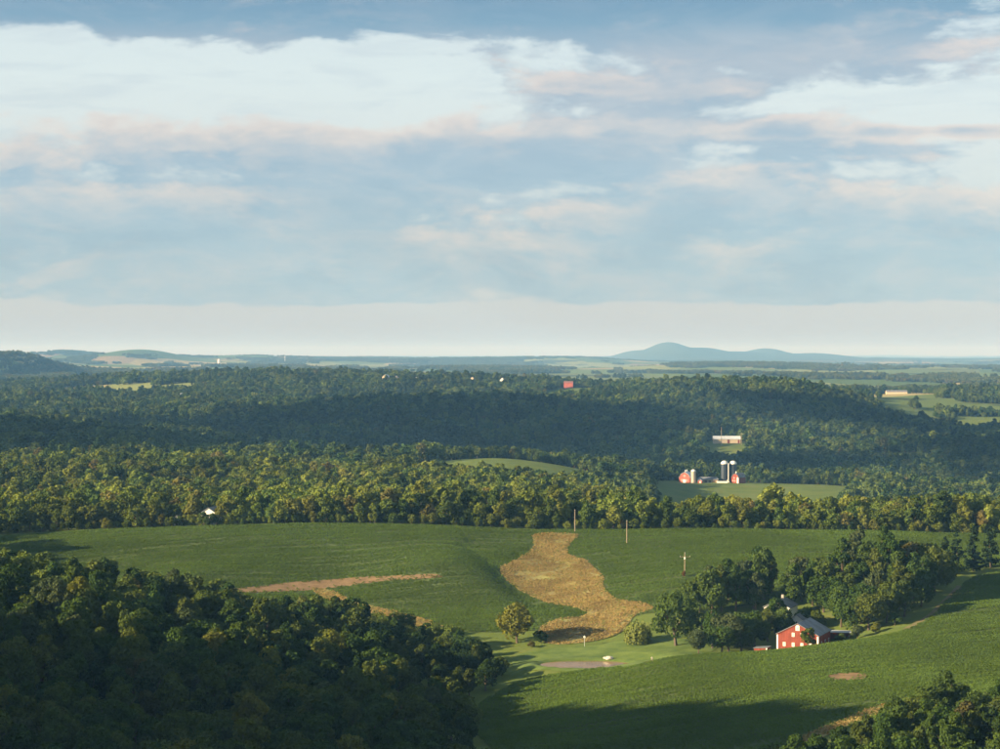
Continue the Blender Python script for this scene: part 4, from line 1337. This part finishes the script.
MB().box(4.6, 5.2, 0.602, 7.0, -1, 2.6).build('side_wall', 'concrete', o)

o = gambrel_barn('gabled_barn', 'bright red barn with a tall white door beside the dark silos', 735.2, 1890, 8.2, 13, 5.2, 7.8, 9.2, R(-38), 'red boards', 'grey metal roof')
MB().box(2.2, 3.9, -0.12, -0.003, -0.5, 5.6).build('door', 'white paint', o)
for xx, zz in [(-2.2, 2.2), (0.0, 2.2), (-1.0, 5.0)]:
    window(o, xx, zz, 0.9, 1.3, 0.0)
MB().lathe([(0.5, 9.3), (0.5, 10.4), (0.8, 10.5), (0.1, 11.4)], 8, 0, 2.0).build('cupola', 'white paint', o)

# long shed on the wooded slope
o = thing('long_shed', 'long cream shed with a pale metal roof in the woods', 'shed', ground_at(727, 2612), R(-3))
MB().box(-18, 18, 0, 12, -2, 5.2).build('wall', 'cream boards', o)
m = MB()
m.v += [(-18.6, -0.6, 5.0), (18.6, -0.6, 5.0), (18.6, 6, 9.0), (-18.6, 6, 9.0), (-18.6, 12.6, 5.0), (18.6, 12.6, 5.0), (-18.6, -0.6, 5.3), (18.6, -0.6, 5.3), (18.6, 6, 9.3), (-18.6, 6, 9.3), (-18.6, 12.6, 5.3), (18.6, 12.6, 5.3)]
m.f += [(0, 1, 2, 3), (3, 2, 5, 4), (6, 7, 8, 9), (9, 8, 11, 10), (0, 1, 7, 6), (4, 5, 11, 10), (0, 3, 9, 6), (3, 4, 10, 9), (1, 2, 8, 7), (2, 5, 11, 8)]
m.build('roof', 'pale metal roof', o)
MB().box(0.6, 3.8, -0.1, -0.003, -1, 4.6).build('door', 'red boards', o)
MB().box(14.6, 17.0, -0.1, -0.003, -1, 4.2).build('door', 'red boards', o)

# houses on the far ridge
def far_house(label, px, Y, w, l, e, r, rz, wall, roof, name='farm_house', cat='house'):
    x, y = pY(px, Y)
    house(name, label, cat, px, Y, w, l, e, r, rz, wall, roof, wins=[(xx, zz, 1.2, 1.6, WHITE) for xx in (-w / 4, w / 4) for zz in (2.0, 4.6) if zz < e], z=h1(x, y) + (7.0 if Y < 4200 else 2.0), base=9.0)
far_house('cream house with its gable to the sun on the far ridge', 385, 3960, 13, 14, 9, 14, R(-20), 'cream boards', 'pale metal roof')
far_house('smaller cream house next to the larger one on the far ridge', 396, 3970, 9, 11, 7, 11, R(-10), 'cream boards', 'grey metal roof')
far_house('white house with a grey roof further along the far ridge', 417, 3950, 9, 12, 6, 10, R(10), 'white paint', 'grey metal roof')
far_house('small cream house alone among the ridge trees', 472, 3950, 8, 10, 8, 12, R(-12), 'cream boards', 'grey metal roof')
far_house('white house beside the far pasture woods', 502, 3950, 9, 10, 8, 13, R(-14), 'white paint', 'grey metal roof')
far_house('long barn with a red roof above the far pasture', 573, 3900, 9, 18, 3.2, 6.2, R(84), 'faded red boards', 'terracotta roof', 'far_barn', 'barn')
far_house('cream house in the trees above the near valley clearing', 52, 3250, 9, 12, 7, 11, R(-14), 'cream boards', 'grey metal roof')
far_house('pale house at the edge of the small hillside clearing', 120, 2950, 7, 10, 7, 11, R(-14), 'white paint', 'grey metal roof')
far_house('grey-roofed house among the trees of the far ridge', 181, 3550, 12, 10, 6, 10, R(-4), 'white paint', 'pale metal roof')
far_house('tiny cream house near the grey-roofed one', 216, 3500, 6, 8, 6, 9, R(-14), 'cream boards', 'grey metal roof')
far_house('long cream barn with a grey roof on the open valley floor', 907, 4300, 13, 46, 3.2, 7.0, R(86), 'cream boards', 'grey metal roof', 'poultry_barn', 'barn')

o = thing('water_tank', 'white water tank on the far hazy horizon', 'tank', ground_at(219, 13000))
MB().lathe([(9, -10), (9, 22), (6, 27), (0.5, 29)], 20).build('tank', 'white paint', o)
o = thing('radio_mast', 'thin radio mast on the far hazy horizon', 'mast', ground_at(285, 13500))
MB().tube([(0, 0, -5), (0, 0, 40), (0, 0, 85)], [2.2, 1.8, 0.8], 6).build('pole', 'pale metal roof', o)
for zz in (40, 70):
    MB().lathe([(3.0, zz), (3.0, zz + 1.2)], 8).build('platform', 'pale metal roof', o)

# ------------------------------------------------------------------ utility poles and small things
def pole(label, px, Y, h, arm=0.0, rz=0.0, box=False, name='utility_pole', r=0.17):
    x, y = pY(px, Y)
    o = thing(name, label, 'pole', (x, y, h1(x, y)), rz, 'utility poles crossing the fields')
    MB().tube([(0, 0, -1), (0, 0, h * 0.5), (0, 0, h)], [r * 1.15, r, r * 0.75], 8).build('post', 'weathered wood', o)
    ins = [(0, 0, h)]
    if arm:
        MB().box(-arm / 2, arm / 2, -r - 0.12, -r - 0.003, h - 1.6, h - 1.42).build('crossarm', 'weathered wood', o)
        ins = [(-arm / 2 + 0.15, -r - 0.06, h - 1.415), (arm / 2 - 0.15, -r - 0.06, h - 1.415), (0, 0, h)]
    for (a_, b_, c_) in ins:
        MB().lathe([(0.06, c_), (0.09, c_ + 0.1), (0.09, c_ + 0.22), (0.02, c_ + 0.28)], 8, a_, b_).build('insulator', 'white paint', o)
    if box:
        MB().lathe([(0.32, h - 2.4), (0.32, h - 1.65), (0.1, h - 1.55)], 10, -0.1, -0.55).build('transformer', 'white paint', o)
    return o
x1, y1 = H(575, 532.5); x2, y2 = H(627, 544); x3, y3 = H(685, 577)
pole('tall bare wooden pole at the top of the tan strip', 575, y1, 10.2, r=0.18)
pole('bare wooden pole standing in the upper crop, second down the line', 627, y2, 10.2, r=0.18)
pole('wooden pole with crossarm and white transformer near the great tree', 685, y3, 9.4, 4.2, R(8), True)
pole('wooden pole standing among the trees of the belt', 533.5, 935, 15.5, r=0.24)
pole('thin pole above the long shed in the woods', 721.5, 2590, 24, r=0.32)
pole('thin pole beyond the end of the long shed in the woods', 741.5, 2590, 16, 8.0, r=0.28)
x, y = pY(684, y3 - 1.0)
plant_tree('shrub', 'small', 6, 'rusty shrub leaves', x, y, 0.34, 'rusty brown shrub at the foot of the crossarm pole', cat='shrub')
for (px, py, s_, lb) in [(575, 532.6, 0.16, 'grass tuft at the foot of the pole above the tan strip'), (627, 544.4, 0.2, 'grass tuft at the foot of the pole in the crop')]:
    x, y = H(px, py)
    plant_tree('weed_tuft', 'small', 7, 'olive green', x, y - 0.6, s_, lb, sz=0.5, cat='shrub')

x, y = H(584.5, 647)
o = thing('bird_house', 'small white bird house on a thin pole beside the pond', 'bird house', (x, y, h1(x, y)))
MB().tube([(0, 0, -0.4), (0, 0, 3.1)], [0.08, 0.08], 8).build('pole', 'pale metal roof', o)
MB().prism([(-0.35, 3.1), (0.35, 3.1), (0.35, 3.55), (0, 3.85), (-0.35, 3.55)], -0.35, 0.35).build('box', 'white paint', o)

def stone(name, label, px, py, rx, ry, rz_, seed):
    x, y = H(px, py)
    rg = random.Random(seed)
    bm = bmesh.new()
    bmesh.ops.create_icosphere(bm, subdivisions=2, radius=1)
    for v in bm.verts:
        v.co *= rg.uniform(0.82, 1.12)
        v.co = Vector((v.co.x * rx, v.co.y * ry, v.co.z * rz_))
    me = bpy.data.meshes.new(name); bm.to_mesh(me); bm.free()
    o = link(name, me, None, 'pale stone')
    o.location = (x, y, h1(x, y) + rz_ * 0.4)
    tag(o, label, 'rock', 'rocks beside the pond')
stone('boulder', 'large pale boulder on the bank of the pond', 609, 659.0, 1.5, 0.9, 0.7, 1)
stone('boulder', 'smaller pale boulder touching the large one by the pond', 605, 659.5, 0.7, 0.6, 0.45, 2)
x, y = H(652, 662)
o = thing('stone_post', 'short grey post where the lawn meets the crop', 'post', (x, y, h1(x, y)))
MB().box(-0.25, 0.25, -0.25, 0.25, -0.3, 1.3).build('shaft', 'concrete', o)
MB().lathe([(0.36, 1.302), (0.36, 1.4), (0.05, 1.6)], 4).build('cap', 'concrete', o)

# ------------------------------------------------------------------ clouds whose shade lies on the hills
def cloud(label, spots, alt, thick, seed):
    """a shallow cloud: spots are (x, y, rx, ry) of the shade it throws on the land"""
    off = -SUN_DIR * (alt / math.sin(SUN_EL))
    xs = [s[0] for s in spots]; ys = [s[1] for s in spots]
    ext = max(max(s[2], s[3]) for s in spots) * 1.6
    st = 24.0
    gx, gy = np.meshgrid(np.arange(min(xs) - ext, max(xs) + ext, st), np.arange(min(ys) - ext, max(ys) + ext, st))
    M = np.full(gx.shape, -1.0)
    for (a_, b_, rx, ry) in spots:
        M = np.maximum(M, 1 - ((gx - a_) / rx) ** 2 - ((gy - b_) / ry) ** 2)
    M = M + (fbm(gx / 210, gy / 210, seed, 5) - 0.5) * 1.3
    T = np.sqrt(np.clip(M, 0, 1))
    lump = 0.6 + 0.8 * fbm(gx / 90, gy / 90, seed + 3, 4)
    top = alt + thick * T * lump; bot = alt - thick * 0.25 * T * lump
    nr, nc = gx.shape
    idx = np.arange(nr * nc).reshape(nr, nc)
    cell = (T[:-1, :-1] > 0) | (T[1:, :-1] > 0) | (T[:-1, 1:] > 0) | (T[1:, 1:] > 0)
    q = np.stack([idx[:-1, :-1][cell], idx[:-1, 1:][cell], idx[1:, 1:][cell], idx[1:, :-1][cell]], 1)
    V = np.vstack([np.stack([gx.ravel(), gy.ravel(), top.ravel()], 1), np.stack([gx.ravel(), gy.ravel(), bot.ravel() - 0.01], 1)])
    V[:, 0] += off.x; V[:, 1] += off.y
    Q = np.vstack([q, q[:, ::-1] + nr * nc])
    u, inv = np.unique(Q, return_inverse=True)
    me = arr_mesh('cloud', V[u], inv.reshape(Q.shape))
    o = link('cloud', me, None, 'cloud')
    tag(o, label, 'cloud', kind='stuff')
mat('cloud', (0.8, 0.8, 0.82), var=0.05, scale=0.01)
cloud('low grey cloud whose shade lies on the wooded hills', [(-130, 2740, 430, 300), (-560, 2120, 330, 230), (-560, 1760, 300, 130), (-320, 2190, 280, 160), (150, 2300, 240, 130), (720, 2480, 300, 280), (560, 2080, 200, 200), (600, 3080, 220, 170), (40, 2930, 280, 190)], 1300.0, 60.0, 3)

# ------------------------------------------------------------------ haze
MBH = MB().box(-57500, 57500, -1500, 59500, -160, 275)
hz = MBH.build('haze', None)
hm = bpy.data.materials.new('haze'); hm.use_nodes = True
hm.node_tree.nodes.clear()
t = NT(hm.node_tree)
out = t.node('ShaderNodeOutputMaterial')
pv = t.node('ShaderNodeVolumePrincipled')
pv.inputs['Color'].default_value = (0.21, 0.50, 0.94, 1)
pv.inputs['Density'].default_value = 5.9e-5
pv.inputs['Absorption Color'].default_value = (0.80, 0.56, 0.8, 1)
pv.inputs['Anisotropy'].default_value = 0.0
t.l.new(pv.outputs[0], out.inputs['Volume'])
hz.data.materials.append(hm)
tag(hz, 'pale blue morning haze over the whole valley', 'haze', kind='stuff')
print('TREES', len(single), 'rest', len(rest))
